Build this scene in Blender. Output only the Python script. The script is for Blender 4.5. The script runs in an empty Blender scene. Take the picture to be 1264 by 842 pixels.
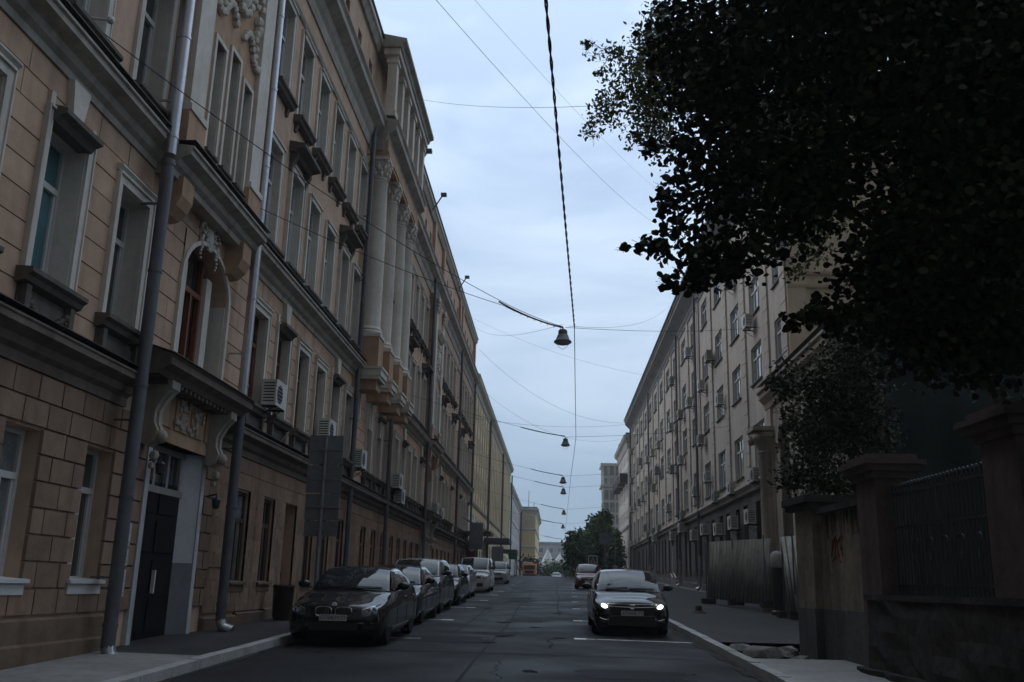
import bpy, bmesh, math, random
import numpy as np
from mathutils import Vector, Matrix
from mathutils.bvhtree import BVHTree
R = math.radians
scene = bpy.context.scene
# ---------------------------------------------------------------- camera
cam_d = bpy.data.cameras.new('camera'); cam = bpy.data.objects.new('camera', cam_d)
scene.collection.objects.link(cam); scene.camera = cam
cam_d.sensor_width = 36.0; cam_d.lens = 36.0 * 1165.0 / 1264.0
cam_d.clip_start = 0.05; cam_d.clip_end = 5000
_X = Vector((0.99872051, 0.01310275, -0.04884319)); _Y = Vector((0.04398616, 0.25146804, 0.96686558)); _Z = Vector((0.0249511, -0.96777691, 0.25056995))
# rows of camera axes in world: right, up(-down), back(-forward)
cam.matrix_world = Matrix(((_X[0], -_X[1], -_X[2], 0), (_Y[0], -_Y[1], -_Y[2], 0), (_Z[0], -_Z[1], -_Z[2], 1.6), (0, 0, 0, 1)))
# ---------------------------------------------------------------- world: overcast evening sky
world = bpy.data.worlds.new('World'); scene.world = world; world.use_nodes = True
SUN_EL, SUN_AZ = 38.0, -62.0          # azimuth from +Y towards +X
nt = world.node_tree; nt.nodes.clear()
def wn(t, **k):
    n = nt.nodes.new(t)
    for a, b in k.items(): setattr(n, a, b)
    return n
out = wn('ShaderNodeOutputWorld'); bg = wn('ShaderNodeBackground'); bg.inputs['Strength'].default_value = 0.1
sky = wn('ShaderNodeTexSky', sky_type='NISHITA', sun_disc=False); sky.sun_elevation = R(SUN_EL); sky.sun_rotation = R(SUN_AZ)
tc = wn('ShaderNodeTexCoord'); mp = wn('ShaderNodeMapping'); mp.inputs['Scale'].default_value = (1.0, 1.3, 3.2)
n1 = wn('ShaderNodeTexNoise'); n1.inputs['Scale'].default_value = 2.1; n1.inputs['Detail'].default_value = 7; n1.inputs['Roughness'].default_value = 0.55
n1.inputs['Distortion'].default_value = 0.5
rp = wn('ShaderNodeValToRGB'); rp.color_ramp.elements[0].position = 0.38; rp.color_ramp.elements[1].position = 0.64
rp.color_ramp.elements[0].color = (4.5, 6.0, 8.3, 1); rp.color_ramp.elements[1].color = (7.5, 9.15, 11.2, 1)
sx = wn('ShaderNodeSeparateXYZ'); gr = wn('ShaderNodeValToRGB')
gr.color_ramp.elements[0].position = 0.0; gr.color_ramp.elements[0].color = (0.60, 0.64, 0.62, 1)
gr.color_ramp.elements[1].position = 0.62; gr.color_ramp.elements[1].color = (1.5, 1.43, 1.37, 1)
e = gr.color_ramp.elements.new(1.0); e.color = (2.8, 2.6, 2.4, 1)
e = gr.color_ramp.elements.new(0.28); e.color = (0.97, 0.96, 0.95, 1)
mul = wn('ShaderNodeMix', data_type='RGBA', blend_type='MULTIPLY'); mul.inputs[0].default_value = 1.0
mix = wn('ShaderNodeMix', data_type='RGBA'); mix.inputs[0].default_value = 0.9
L_ = nt.links.new
L_(tc.outputs['Generated'], mp.inputs['Vector']); L_(mp.outputs['Vector'], n1.inputs['Vector']); L_(n1.outputs['Fac'], rp.inputs['Fac'])
L_(tc.outputs['Generated'], sx.inputs[0]); L_(sx.outputs['Z'], gr.inputs['Fac'])
L_(rp.outputs['Color'], mul.inputs[6]); L_(gr.outputs['Color'], mul.inputs[7])
mr = wn('ShaderNodeMapRange', interpolation_type='SMOOTHSTEP'); mr.inputs[1].default_value = -.5; mr.inputs[2].default_value = .45; mr.inputs[3].default_value = .2; mr.inputs[4].default_value = 1.0
L_(sx.outputs['Y'], mr.inputs[0]); cm = wn('ShaderNodeCombineColor')          # sky dimmed behind the viewer to darken the street, full strength ahead
for i, k in enumerate((1.0, .86, .72)):
    mk = wn('ShaderNodeMapRange'); mk.inputs[1].default_value = .2; mk.inputs[2].default_value = 1.0; mk.inputs[3].default_value = .2 * k; mk.inputs[4].default_value = 1.0
    L_(mr.outputs[0], mk.inputs[0]); L_(mk.outputs[0], cm.inputs[i])
mul2 = wn('ShaderNodeMix', data_type='RGBA', blend_type='MULTIPLY'); mul2.inputs[0].default_value = 1.0
L_(mul.outputs[2], mul2.inputs[6]); L_(cm.outputs[0], mul2.inputs[7])
L_(sky.outputs['Color'], mix.inputs[6]); L_(mul2.outputs[2], mix.inputs[7])
L_(mix.outputs[2], bg.inputs['Color']); L_(bg.outputs[0], out.inputs['Surface'])
# ---------------------------------------------------------------- sun (veiled by cloud)
sd = bpy.data.lights.new('sun', 'SUN'); sd.energy = 0.6; sd.angle = R(40); sd.color = (1.0, 0.96, 0.9)
sun = bpy.data.objects.new('sun', sd); scene.collection.objects.link(sun)
_d = Vector((math.sin(R(SUN_AZ)) * math.cos(R(SUN_EL)), math.cos(R(SUN_AZ)) * math.cos(R(SUN_EL)), math.sin(R(SUN_EL))))
sun.rotation_euler = _d.to_track_quat('Z', 'Y').to_euler(); sun.location = (0, 0, 60)
# ---------------------------------------------------------------- exposure
vs = scene.view_settings; vs.view_transform = 'Standard'; vs.look = 'None'; vs.gamma = 1.0; vs.exposure = 0.12; vs.use_curve_mapping = False
try:
    scene.cycles.max_bounces = 7; scene.cycles.diffuse_bounces = 4; scene.cycles.glossy_bounces = 3
    scene.cycles.use_denoising = True
except Exception: pass
# ================================================================ helpers
col = scene.collection
rnd = random.Random(7)
MATS = {}
def mat(name, c, rough=0.7, metal=0.0, noise=None, bump=None, coat=0.0, spec=None, streak=None, emit=None, ior=None, island=None):
    """noise=(scale, amount) mottling; bump=(scale, strength); streak=(amount) vertical dirt runs with a shape of their own"""
    if name in MATS: return MATS[name]
    m = bpy.data.materials.new(name); m.use_nodes = True; t = m.node_tree; b = t.nodes['Principled BSDF']
    b.inputs['Base Color'].default_value = (*c, 1); b.inputs['Roughness'].default_value = rough; b.inputs['Metallic'].default_value = metal
    if coat: b.inputs['Coat Weight'].default_value = coat; b.inputs['Coat Roughness'].default_value = 0.03
    if spec is None and rough >= .62 and not metal: spec = .12
    if spec is not None: b.inputs['Specular IOR Level'].default_value = spec
    if ior: b.inputs['IOR'].default_value = ior
    if emit: b.inputs['Emission Color'].default_value = (*emit[:3], 1); b.inputs['Emission Strength'].default_value = emit[3]
    co = t.nodes.new('ShaderNodeTexCoord'); src = None
    def mixn(a, bcol, fac, mode='MULTIPLY'):
        x = t.nodes.new('ShaderNodeMix'); x.data_type = 'RGBA'; x.blend_type = mode
        if isinstance(fac, float): x.inputs[0].default_value = fac
        else: t.links.new(fac, x.inputs[0])
        for i, v in ((6, a), (7, bcol)):
            if isinstance(v, tuple): x.inputs[i].default_value = v
            else: t.links.new(v, x.inputs[i])
        return x.outputs[2]
    cur = (*c, 1)
    if noise:
        n = t.nodes.new('ShaderNodeTexNoise'); n.inputs['Scale'].default_value = noise[0]; n.inputs['Detail'].default_value = 6; n.inputs['Roughness'].default_value = 0.65
        geo = t.nodes.new('ShaderNodeNewGeometry'); t.links.new(geo.outputs['Position'], n.inputs['Vector'])
        r = t.nodes.new('ShaderNodeMapRange'); r.inputs[1].default_value = 0.3; r.inputs[2].default_value = 0.7
        r.inputs[3].default_value = 1 - noise[1]; r.inputs[4].default_value = 1 + noise[1]
        t.links.new(n.outputs['Fac'], r.inputs[0])
        cc = t.nodes.new('ShaderNodeCombineColor')
        for i in range(3): t.links.new(r.outputs[0], cc.inputs[i])
        cur = mixn(cur, cc.outputs[0], 1.0)
        n2 = t.nodes.new('ShaderNodeTexNoise'); n2.inputs['Scale'].default_value = noise[0] * 7; n2.inputs['Detail'].default_value = 3
        t.links.new(geo.outputs['Position'], n2.inputs['Vector'])
        r2 = t.nodes.new('ShaderNodeMapRange'); r2.inputs[1].default_value = 0.3; r2.inputs[2].default_value = 0.7
        r2.inputs[3].default_value = 1 - noise[1] * .5; r2.inputs[4].default_value = 1 + noise[1] * .5
        t.links.new(n2.outputs['Fac'], r2.inputs[0])
        c2 = t.nodes.new('ShaderNodeCombineColor')
        for i in range(3): t.links.new(r2.outputs[0], c2.inputs[i])
        cur = mixn(cur, c2.outputs[0], 1.0)
    if streak:
        geo2 = t.nodes.new('ShaderNodeNewGeometry'); ma = t.nodes.new('ShaderNodeMapping'); ma.inputs['Scale'].default_value = (2.2, 2.2, 0.12)
        t.links.new(geo2.outputs['Position'], ma.inputs['Vector'])
        s = t.nodes.new('ShaderNodeTexNoise'); s.inputs['Scale'].default_value = 1.3; s.inputs['Detail'].default_value = 5
        t.links.new(ma.outputs[0], s.inputs['Vector'])
        r3 = t.nodes.new('ShaderNodeMapRange'); r3.inputs[1].default_value = 0.5; r3.inputs[2].default_value = 0.72; r3.inputs[3].default_value = 0; r3.inputs[4].default_value = streak
        t.links.new(s.outputs['Fac'], r3.inputs[0])
        cur = mixn(cur, (c[0] * .35, c[1] * .33, c[2] * .3, 1), r3.outputs[0], 'MIX')
    if island:
        gi = t.nodes.new('ShaderNodeNewGeometry'); ri = t.nodes.new('ShaderNodeMapRange'); ri.inputs[3].default_value = 1 - island; ri.inputs[4].default_value = 1 + island * .8
        t.links.new(gi.outputs['Random Per Island'], ri.inputs[0]); ci = t.nodes.new('ShaderNodeCombineColor')
        for i, q in enumerate((1, 1, 1)): t.links.new(ri.outputs[0], ci.inputs[i])
        cur = mixn(cur, ci.outputs[0], 1.0)
    if not isinstance(cur, tuple): t.links.new(cur, b.inputs['Base Color'])
    if bump:
        n = t.nodes.new('ShaderNodeTexNoise'); n.inputs['Scale'].default_value = bump[0]; n.inputs['Detail'].default_value = 5
        geo3 = t.nodes.new('ShaderNodeNewGeometry'); t.links.new(geo3.outputs['Position'], n.inputs['Vector'])
        bp = t.nodes.new('ShaderNodeBump'); bp.inputs['Strength'].default_value = bump[1]; bp.inputs['Distance'].default_value = 0.02
        t.links.new(n.outputs['Fac'], bp.inputs['Height']); t.links.new(bp.outputs[0], b.inputs['Normal'])
    MATS[name] = m; return m

class MB:
    """collects raw faces; build() links them as ONE mesh object"""
    def __init__(s): s.v = []; s.f = []; s.mi = []; s.cur = 0
    def add(s, vs, fs):
        o = len(s.v); s.v.extend([tuple(p) for p in vs]); s.f.extend([tuple(i + o for i in f) for f in fs]); s.mi.extend([s.cur] * len(fs)); return s
    def box(s, x0, x1, y0, y1, z0, z1):
        return s.add([(x0, y0, z0), (x1, y0, z0), (x1, y1, z0), (x0, y1, z0), (x0, y0, z1), (x1, y0, z1), (x1, y1, z1), (x0, y1, z1)],
                     [(0, 3, 2, 1), (4, 5, 6, 7), (0, 1, 5, 4), (1, 2, 6, 5), (2, 3, 7, 6), (3, 0, 4, 7)])
    def quad(s, a, b, c, d): return s.add([a, b, c, d], [(0, 1, 2, 3)])
    def loft(s, rings, caps=True, closed=True):
        n = len(rings[0]); vs = [p for r in rings for p in r]; fs = []
        for i in range(len(rings) - 1):
            for j in range(n if closed else n - 1):
                k = (j + 1) % n; fs.append((i * n + j, i * n + k, (i + 1) * n + k, (i + 1) * n + j))
        if caps: fs += [tuple(range(n - 1, -1, -1)), tuple(range((len(rings) - 1) * n, len(rings) * n))]
        return s.add(vs, fs)
    def tube(s, pts, rad, n=8, caps=True):
        pts = [Vector(p) for p in pts]; rings = []
        for i, p in enumerate(pts):
            t = (pts[min(i + 1, len(pts) - 1)] - pts[max(i - 1, 0)]).normalized()
            a = t.cross(Vector((0, 0, 1)));
            if a.length < 0.05: a = t.cross(Vector((0, 1, 0)))
            a.normalize(); b = t.cross(a); r = rad[i] if isinstance(rad, (list, tuple)) else rad
            rings.append([p + (a * math.cos(q) + b * math.sin(q)) * r for q in [2 * math.pi * k / n for k in range(n)]])
        return s.loft(rings, caps)
    def lathe(s, prof, c=(0, 0, 0), n=16, axis='z'):
        rings = []
        for r, h in prof:
            ring = []
            for k in range(n):
                q = 2 * math.pi * k / n; a, b = r * math.cos(q), r * math.sin(q)
                ring.append({'z': (c[0] + a, c[1] + b, c[2] + h), 'x': (c[0] + h, c[1] + a, c[2] + b), 'y': (c[0] + a, c[1] + h, c[2] + b)}[axis])
            rings.append(ring)
        return s.loft(rings, True)
    def sphere(s, c, r, n=8, sc=(1, 1, 1)):
        m = max(4, n // 2 + 1)
        rings = [[(c[0] + sc[0] * r * math.sin(math.pi * (i + .02) / (m + .04)) * math.cos(2 * math.pi * k / n), c[1] + sc[1] * r * math.sin(math.pi * (i + .02) / (m + .04)) * math.sin(2 * math.pi * k / n),
                   c[2] + sc[2] * r * math.cos(math.pi * (i + .02) / (m + .04))) for k in range(n)] for i in range(m + 1)]
        return s.loft(rings, True)
    def prism(s, poly, fn, d0, d1):
        """poly: list of 2D points, fn(a,b,d) -> 3D"""
        n = len(poly); vs = [fn(a, b, d0) for a, b in poly] + [fn(a, b, d1) for a, b in poly]
        fs = [tuple(range(n)), tuple(range(2 * n - 1, n - 1, -1))] + [(i, (i + 1) % n, n + (i + 1) % n, n + i) for i in range(n)]
        return s.add(vs, fs)
    def xf(s, fn): s.v = [tuple(fn(Vector(p))) for p in s.v]; return s
    def merge(s, o, loc=(0, 0, 0), fn=None):
        vs = [(p[0] + loc[0], p[1] + loc[1], p[2] + loc[2]) if fn is None else tuple(fn(p)) for p in o.v]
        b = len(s.v); s.v.extend(vs); s.f.extend([tuple(i + b for i in f) for f in o.f]); s.mi.extend(o.mi); return s
    def mesh(s, name, mats, smooth=False):
        me = bpy.data.meshes.new(name); me.from_pydata(s.v, [], s.f)
        for m in (mats if isinstance(mats, (list, tuple)) else [mats]): me.materials.append(m)
        if any(s.mi): me.polygons.foreach_set('material_index', s.mi)
        bm = bmesh.new(); bm.from_mesh(me); bmesh.ops.recalc_face_normals(bm, faces=bm.faces); bm.to_mesh(me); bm.free()
        if smooth:
            me.polygons.foreach_set('use_smooth', [True] * len(me.polygons))
            if smooth != 'all': me.set_sharp_from_angle(angle=R(40))
        me.update(); return me
    def build(s, name, mats, parent=None, loc=None, smooth=False):
        o = bpy.data.objects.new(name, s.mesh(name, mats, smooth)); col.objects.link(o)
        if loc is not None: o.location = loc
        if parent is not None: o.parent = parent
        return o
def tag(o, label=None, cat=None, group=None, kind=None):
    for k, v in (('label', label), ('category', cat), ('group', group), ('kind', kind)):
        if v: o[k] = v
    return o
def thing(name, label, cat, loc=(0, 0, 0), rz=0, group=None):
    o = bpy.data.objects.new(name, None); o.empty_display_size = .3; col.objects.link(o); o.location = loc; o.rotation_euler = (0, 0, rz)
    return tag(o, label, cat, group)
def inst(name, me, parent, loc=(0, 0, 0)):
    o = bpy.data.objects.new(name, me); col.objects.link(o); o.parent = parent; o.location = loc; return o
def copy_tree(o, parent=None):
    c = o.copy(); col.objects.link(c)
    if parent is not None: c.parent = parent
    for ch in list(o.children): copy_tree(ch, c)
    return c
def zr(y):
    """road height along the street: a steady rise to a crest near 120 m, then a slow fall"""
    a = 0.0235 * min(y, 116)
    if y > 116:
        q = min(y, 130) - 116; a += 0.0235 * q - 0.0012 * q * q
    if y > 130: a += -0.0101 * (min(y, 240) - 130)
    if y > 240: a += -0.004 * (min(y, 420) - 240)
    return a
SPAN = lambda a, b, n: [a + (b - a) * i / (n - 1) for i in range(n)]
# ================================================================ materials
ASPH = mat('asphalt', (.048, .048, .052), .62, noise=(.35, .28), bump=(60, .35))
SIDEA = mat('sidewalk asphalt', (.04, .0375, .037), .75, noise=(.6, .25), bump=(40, .4))
SLAB = mat('concrete paving', (.22, .21, .2), .8, noise=(1.2, .22), bump=(30, .2))
KERB = mat('granite kerb', (.33, .32, .31), .75, noise=(3, .2), bump=(50, .2))
EARTH = mat('ground', (.07, .068, .06), .95, noise=(.2, .25))
PAINT = mat('road paint', (.72, .72, .72), .7, noise=(2.5, .45))
PATCH = mat('old asphalt patch', (.015, .015, .0152), .66, spec=.06, noise=(1.5, .3), bump=(50, .3))
PATCHL = mat('worn asphalt', (.030, .0295, .0295), .7, spec=.06, noise=(1.5, .3), bump=(50, .3))
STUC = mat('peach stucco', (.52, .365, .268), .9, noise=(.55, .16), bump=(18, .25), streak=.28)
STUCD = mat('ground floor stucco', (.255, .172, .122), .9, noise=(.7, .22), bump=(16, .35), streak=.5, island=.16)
STUCR = mat('second floor stucco blocks', (.50, .343, .246), .9, noise=(.55, .16), bump=(18, .3), streak=.3, island=.09)
STUCO = mat('orange stucco', (.45, .295, .195), .9, noise=(.9, .15), bump=(18, .25), streak=.45)
TRIM = mat('pale plaster trim', (.62, .575, .515), .85, noise=(1.1, .12), bump=(22, .2), streak=.3)
CORN = mat('weathered cornice', (.38, .34, .295), .85, noise=(1.0, .2), bump=(20, .3), streak=.5)
CORND = mat('sooty cornice', (.15, .122, .102), .85, noise=(1.0, .25), bump=(20, .3), streak=.5)
SILLM = mat('dark sill', (.13, .112, .098), .8, noise=(1.4, .25), bump=(20, .3), streak=.4)
TIN = mat('dark sheet metal', (.07, .062, .058), .55, .4, noise=(1.5, .25))
DPIPE = mat('grey drainpipe paint', (.10, .10, .112), .5, .2, noise=(2, .2))
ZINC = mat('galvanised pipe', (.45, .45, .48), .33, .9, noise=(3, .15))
PLINTH = mat('plinth stone', (.15, .105, .075), .9, noise=(.8, .25), bump=(14, .4), streak=.4)
GLASS = mat('window glass', (.02, .024, .028), .04, spec=1.0, ior=1.75, coat=.5, noise=(1.5, .3))
GLASSB = mat('window glass with net curtain', (.16, .17, .18), .08, spec=.7, ior=1.6, noise=(2.5, .4))
GLASST = mat('window glass with blue blind', (.06, .15, .17), .08, spec=.7, ior=1.6, noise=(1.5, .25))
FRW = mat('white window frame', (.55, .55, .54), .5, noise=(4, .08))
FRB = mat('brown wooden frame', (.17, .055, .025), .55, noise=(5, .25))
FRD = mat('dark wooden frame', (.06, .032, .024), .6, noise=(5, .25))
IRON = mat('black iron', (.02, .02, .022), .5, .3, noise=(5, .3))
WHITE = mat('white plastic', (.62, .61, .58), .5, noise=(4, .12))
ROOF = mat('roof tin', (.10, .10, .11), .5, .5, noise=(.8, .2))
# ================================================================ facade kit
class Fac:
    """a facade plane x = X0 facing side (+1: +X, -1: -X); u runs along the street, v up, w outwards"""
    def __init__(s, X0, side): s.X0 = X0; s.side = side
    def p(s, u, w, v): return (s.X0 + s.side * w, u, v)
    def box(s, mb, u0, u1, w0, w1, v0, v1):
        a = s.X0 + s.side * w0; b = s.X0 + s.side * w1
        mb.box(min(a, b), max(a, b), u0, u1, v0, v1)
    def prof(s, mb, prof, u0, u1):
        """extrude a (w, v) profile along u"""
        mb.loft([[s.p(u0, w, v) for w, v in prof], [s.p(u1, w, v) for w, v in prof]])
class FacY(Fac):
    """facade plane y = Y0 facing the camera; u = x"""
    def __init__(s, Y0, side=-1): s.Y0 = Y0; s.side = side
    def p(s, u, w, v): return (u, s.Y0 + s.side * w, v)
    def box(s, mb, u0, u1, w0, w1, v0, v1):
        a = s.Y0 + s.side * w0; b = s.Y0 + s.side * w1
        mb.box(u0, u1, min(a, b), max(a, b), v0, v1)
def wall_sheet(mb, F, u0, u1, v0, v1, ops, depth):
    us = sorted({u0, u1, *[o[0] for o in ops], *[o[1] for o in ops]}); vs_ = sorted({v0, v1, *[o[2] for o in ops], *[o[3] for o in ops]})
    us = [u for u in us if u0 <= u <= u1]; vs_ = [v for v in vs_ if v0 <= v <= v1]
    for i in range(len(us) - 1):
        for j in range(len(vs_) - 1):
            a, b, c, d = us[i], us[i + 1], vs_[j], vs_[j + 1]; m, n = (a + b) / 2, (c + d) / 2
            if any(o[0] < m < o[1] and o[2] < n < o[3] for o in ops): continue
            mb.quad(F.p(a, 0, c), F.p(b, 0, c), F.p(b, 0, d), F.p(a, 0, d))
    for a, b, c, d in ops:
        for q in (((a, 0, c), (a, -depth, c), (a, -depth, d), (a, 0, d)), ((b, 0, c), (b, -depth, c), (b, -depth, d), (b, 0, d)),
                  ((a, 0, d), (b, 0, d), (b, -depth, d), (a, -depth, d)), ((a, 0, c), (b, 0, c), (b, -depth, c), (a, -depth, c))):
            mb.quad(*[F.p(*t) for t in q])
def rustic(mb, F, u0, u1, v0, v1, ops, ch, bl, proud, gap):
    n = max(1, round((v1 - v0) / ch)); h = (v1 - v0) / n
    for r in range(n):
        a, b = v0 + r * h, v0 + (r + 1) * h
        cuts = sorted([(o[0], o[1]) for o in ops if o[2] < b - .03 and o[3] > a + .03])
        segs = []; s = u0
        for c, d in cuts:
            if c > s + .05: segs.append((s, c))
            s = max(s, d)
        if u1 > s + .05: segs.append((s, u1))
        for c, d in segs:
            k = max(1, round((d - c) / bl)); st = (d - c) / k
            if r % 2 and k > 1: es = [c] + [c + st * (i + .5) for i in range(k)] + [d]
            else: es = [c + st * i for i in range(k + 1)]
            for i in range(len(es) - 1):
                F.box(mb, es[i] + (gap / 2 if i else 0), es[i + 1] - (gap / 2 if i < len(es) - 2 else 0), .001, proud + rnd.uniform(-.003, .003), a + gap / 2, b - gap / 2)
_WT = {}
def window_parts(kind, w, h, side=1, frame='white', depth=.3):
    """meshes of one window, local: x outward*side, y along, z up, origin bottom centre on the wall plane"""
    key = (kind, round(w, 3), round(h, 3), side, frame, depth)
    if key in _WT: return _WT[key]
    F = Fac(0, side); fr, pa, su, si, ho = MB(), MB(), MB(), MB(), MB(); t = .07; d = depth
    b = lambda mb, u0, u1, w0, w1, v0, v1: F.box(mb, u0, u1, w0, w1, v0, v1)
    hw = w / 2
    b(fr, -hw, -hw + t, -d - .03, -d + .05, 0, h); b(fr, hw - t, hw, -d - .03, -d + .05, 0, h)
    b(fr, -hw + t, hw - t, -d - .03, -d + .05, 0, t); b(fr, -hw + t, hw - t, -d - .03, -d + .05, h - t, h)
    if kind == 'office':       # wide window: transom plus mullions
        tr = h * .66
        b(fr, -hw + t, hw - t, -d - .03, -d + .045, tr, tr + t)
        for q in (-.33, .33): b(fr, hw * q * 1.0 - .04, hw * q + .04, -d - .03, -d + .042, t, tr)
        b(fr, -.03, .03, -d - .03, -d + .04, tr + t, h - t)
    else:
        tr = h * .66
        b(fr, -hw + t, hw - t, -d - .03, -d + .06, tr, tr + .09)
        b(fr, -.06, .06, -d - .03, -d + .055, t, tr)
        for s in (-1, 1): b(fr, s * (hw - t - .03) - .028, s * (hw - t - .03) + .028, -d - .02, -d + .035, t, tr)
    b(pa, -hw + .02, hw - .02, -d - .02, -d, .02, h - .02)
    if kind == 'ground':
        F.prof(si, [(-d + .05, .0), (-d + .05, .05), (.12, .02), (.12, -.03), (0, -.03)], -hw - .08, hw + .08)
        F.box(si, -hw - .04, hw + .04, .005, .07, -.18, -.032)
    elif kind == 'office':
        F.prof(si, [(-d + .05, -.05), (-d + .05, .02), (.10, -.02), (.10, -.07), (0, -.07)], -hw - .06, hw + .06)
    elif kind.startswith('narrow'):
        F.prof(si, [(-d + .05, 0), (-d + .05, .04), (.10, .0), (.10, -.06), (0, -.1)], -hw - .05, hw + .05)
        for s in (-1, 1): b(su, min(s * hw, s * (hw - .012)), max(s * hw, s * (hw - .012)), -d + .05, .01, 0, h)
    else:
        l = .13
        for s in (-1, 1):          # liner of the reveal and the raised surround
            b(su, min(s * hw, s * (hw - .012)), max(s * hw, s * (hw - .012)), -d + .05, .03, 0, h)
            b(su, min(s * hw, s * (hw + l)), max(s * hw, s * (hw + l)), .002, .075 if kind != 'plain' else .045, -.02, h + l)
            b(su, min(s * (hw + l), s * (hw + l + .03)), max(s * (hw + l), s * (hw + l + .03)), .002, .1 if kind != 'plain' else .06, -.02, h + l + .03)
        b(su, -hw, hw, -d + .05, .03, h - .012, h); b(su, -hw, hw, .002, .075, h, h + l)
        b(su, -hw - l, hw + l, .002, .11, h + l, h + l + .04)
        if kind == 'simple': F.prof(su, [(0, h + l + .04), (.06, h + l + .04), (.13, h + l + .11), (.13, h + l + .14), (0, h + l + .16)], -hw - l - .06, hw + l + .06)
        if kind in ('hood', 'key'):
            z = h + l + (.28 if kind == 'hood' else -.16)
            if kind == 'hood': F.prof(ho, [(0, z), (.12, z), (.2, z + .08), (.42, z + .13), (.42, z + .22), (0, z + .3)], -hw - l - .2, hw + l + .2)
            else:
                F.prof(ho, [(-.1, z), (.1, z), (.16, z + .08), (.26, z + .12), (.26, z + .19), (0, z + .26)], -hw - .02, hw + .02)
                for s in (-1, 1):
                    b(su, min(s * (hw + .02), s * (hw + l)), max(s * (hw + .02), s * (hw + l)), .002, .072, h + l - .01, h + l + .24)
            if kind == 'hood':
                for s in (-1, 1):
                    u = s * (hw + l + .02)
                    F.prof(ho, [(0, z - .5), (.08, z - .46), (.12, z - .25), (.2, z - .1), (.2, z - .004), (0, z - .004)], u - .09, u + .09)
        if kind == 'key':          # tapered keystone up to the belt cornice
            z0, z1 = h + l + .1, h + .76
            su.prism([(-.14, z0), (.14, z0), (.24, z1), (-.24, z1)], lambda a, c, q: F.p(a, q, c), .01, .13)
        # heavy moulded sill
        F.prof(si, [(-d + .05, 0), (-d + .05, .03), (.26, .0), (.26, -.06), (.2, -.1), (.17, -.17), (.07, -.2), (0, -.2)], -hw - l - .1, hw + l + .1)
        if kind in ('simple', 'key'):
            F.box(si, -hw - l - .02, hw + l + .02, .002, .05, -.72, -.21)
            F.box(si, -hw - l + .12, hw + l - .12, .052, .075, -.62, -.3)
            for s in (-1, 1): F.box(si, s * (hw + l - .07) - .06, s * (hw + l - .07) + .06, .052, .15, -.7, -.2)
            if kind == 'key':      # garland in relief
                for i in range(15):
                    q = -1 + i / 7.0; u = q * (hw - .02); v = -.36 - .2 * (1 - q * q)
                    si.sphere(F.p(u, .1, v), .055 + .012 * math.sin(i * 2.3), 6)
                for s in (-1, 1):
                    for i in range(4): si.sphere(F.p(s * (hw - .02), .1, -.36 - i * .085), .05 - .006 * i, 6)
        elif kind in ('plain', 'hood'):
            for s in (-1, 1): F.prof(si, [(0, -.42), (.05, -.4), (.1, -.21), (0, -.21)], s * (hw + l - .08) - .07, s * (hw + l - .08) + .07)
    fm = {'white': FRW, 'brown': FRB, 'dark': FRD}[frame]
    out = {'window': (fr.mesh('window', fm), fr, fm), 'pane': (None, pa, None)}
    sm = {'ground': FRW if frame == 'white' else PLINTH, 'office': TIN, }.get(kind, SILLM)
    if ho.v: out['hood'] = (ho.mesh('hood', SILLM), ho, SILLM)
    if su.v: out['surround'] = (su.mesh('surround', TRIM), su, TRIM)
    if si.v: out['sill'] = (si.mesh('sill', sm), si, sm)
    out['panes'] = {g.name: pa.mesh('pane', g) for g in (GLASS, GLASSB, GLASST)}
    _WT[key] = out; return out
class Windows:
    """the first 100 windows of a building become parts, any beyond that one stuff part"""
    def __init__(s, root): s.root = root; s.n = 0; s.rest = None
    def add(s, F, u, v, kind, w, h, side=1, frame='white', depth=.3, pane=None):
        W = window_parts(kind, w, h, side, frame, depth); loc = F.p(u, 0, v)
        g = pane or (GLASS if rnd.random() < .62 else (GLASSB if rnd.random() < .8 else GLASST))
        if s.n >= 100:
            if s.rest is None: s.rest = (MB(), [])
            mb, ms = s.rest
            for k, (m, data, mt) in W.items() if False else [(k, W[k]) for k in ('window', 'pane', 'surround', 'sill', 'hood') if k in W]:
                mt = mt or g
                if mt not in ms: ms.append(mt)
                x = ms.index(mt); o = len(mb.mi); mb.merge(data, loc)
                for i in range(o, len(mb.mi)): mb.mi[i] = x
            return
        s.n += 1
        o = inst('window', W['window'][0], s.root, loc); inst('pane', W['panes'][g.name], o)
        for k in ('surround', 'sill', 'hood'):
            if k in W: inst(k, W[k][0], o)
        return o
    def done(s):
        if s.rest: tag(s.rest[0].build('distant_windows', s.rest[1], s.root), kind='stuff')
def drain(root, F, u, segs, mats=(ZINC, DPIPE), r=.075, w=.14, foot=True):
    """a downpipe of several lengths (v0, v1, material index)"""
    mb = MB()
    for v0, v1, mi in segs:
        mb.cur = mi; mb.tube([F.p(u, w, v0), F.p(u, w, v1)], r, 10)
        v = v0 + .3
        while v < v1: mb.tube([F.p(u, w, v), F.p(u, w, v + .05)], r + .012, 10); v += 1.9
        v = v0 + 1.0
        while v < v1: F.box(mb, u - .02, u + .02, 0.0, w, v, v + .03); v += 2.4
    if foot:
        v0 = segs[0][0]; mb.cur = 0
        mb.tube([F.p(u, w, v0 + .02), F.p(u, w + .05, v0 - .12), F.p(u, w + .24, v0 - .2)], [r, r + .005, r + .02], 10)
    return mb.build('downpipe', list(mats), root, smooth=True)
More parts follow.
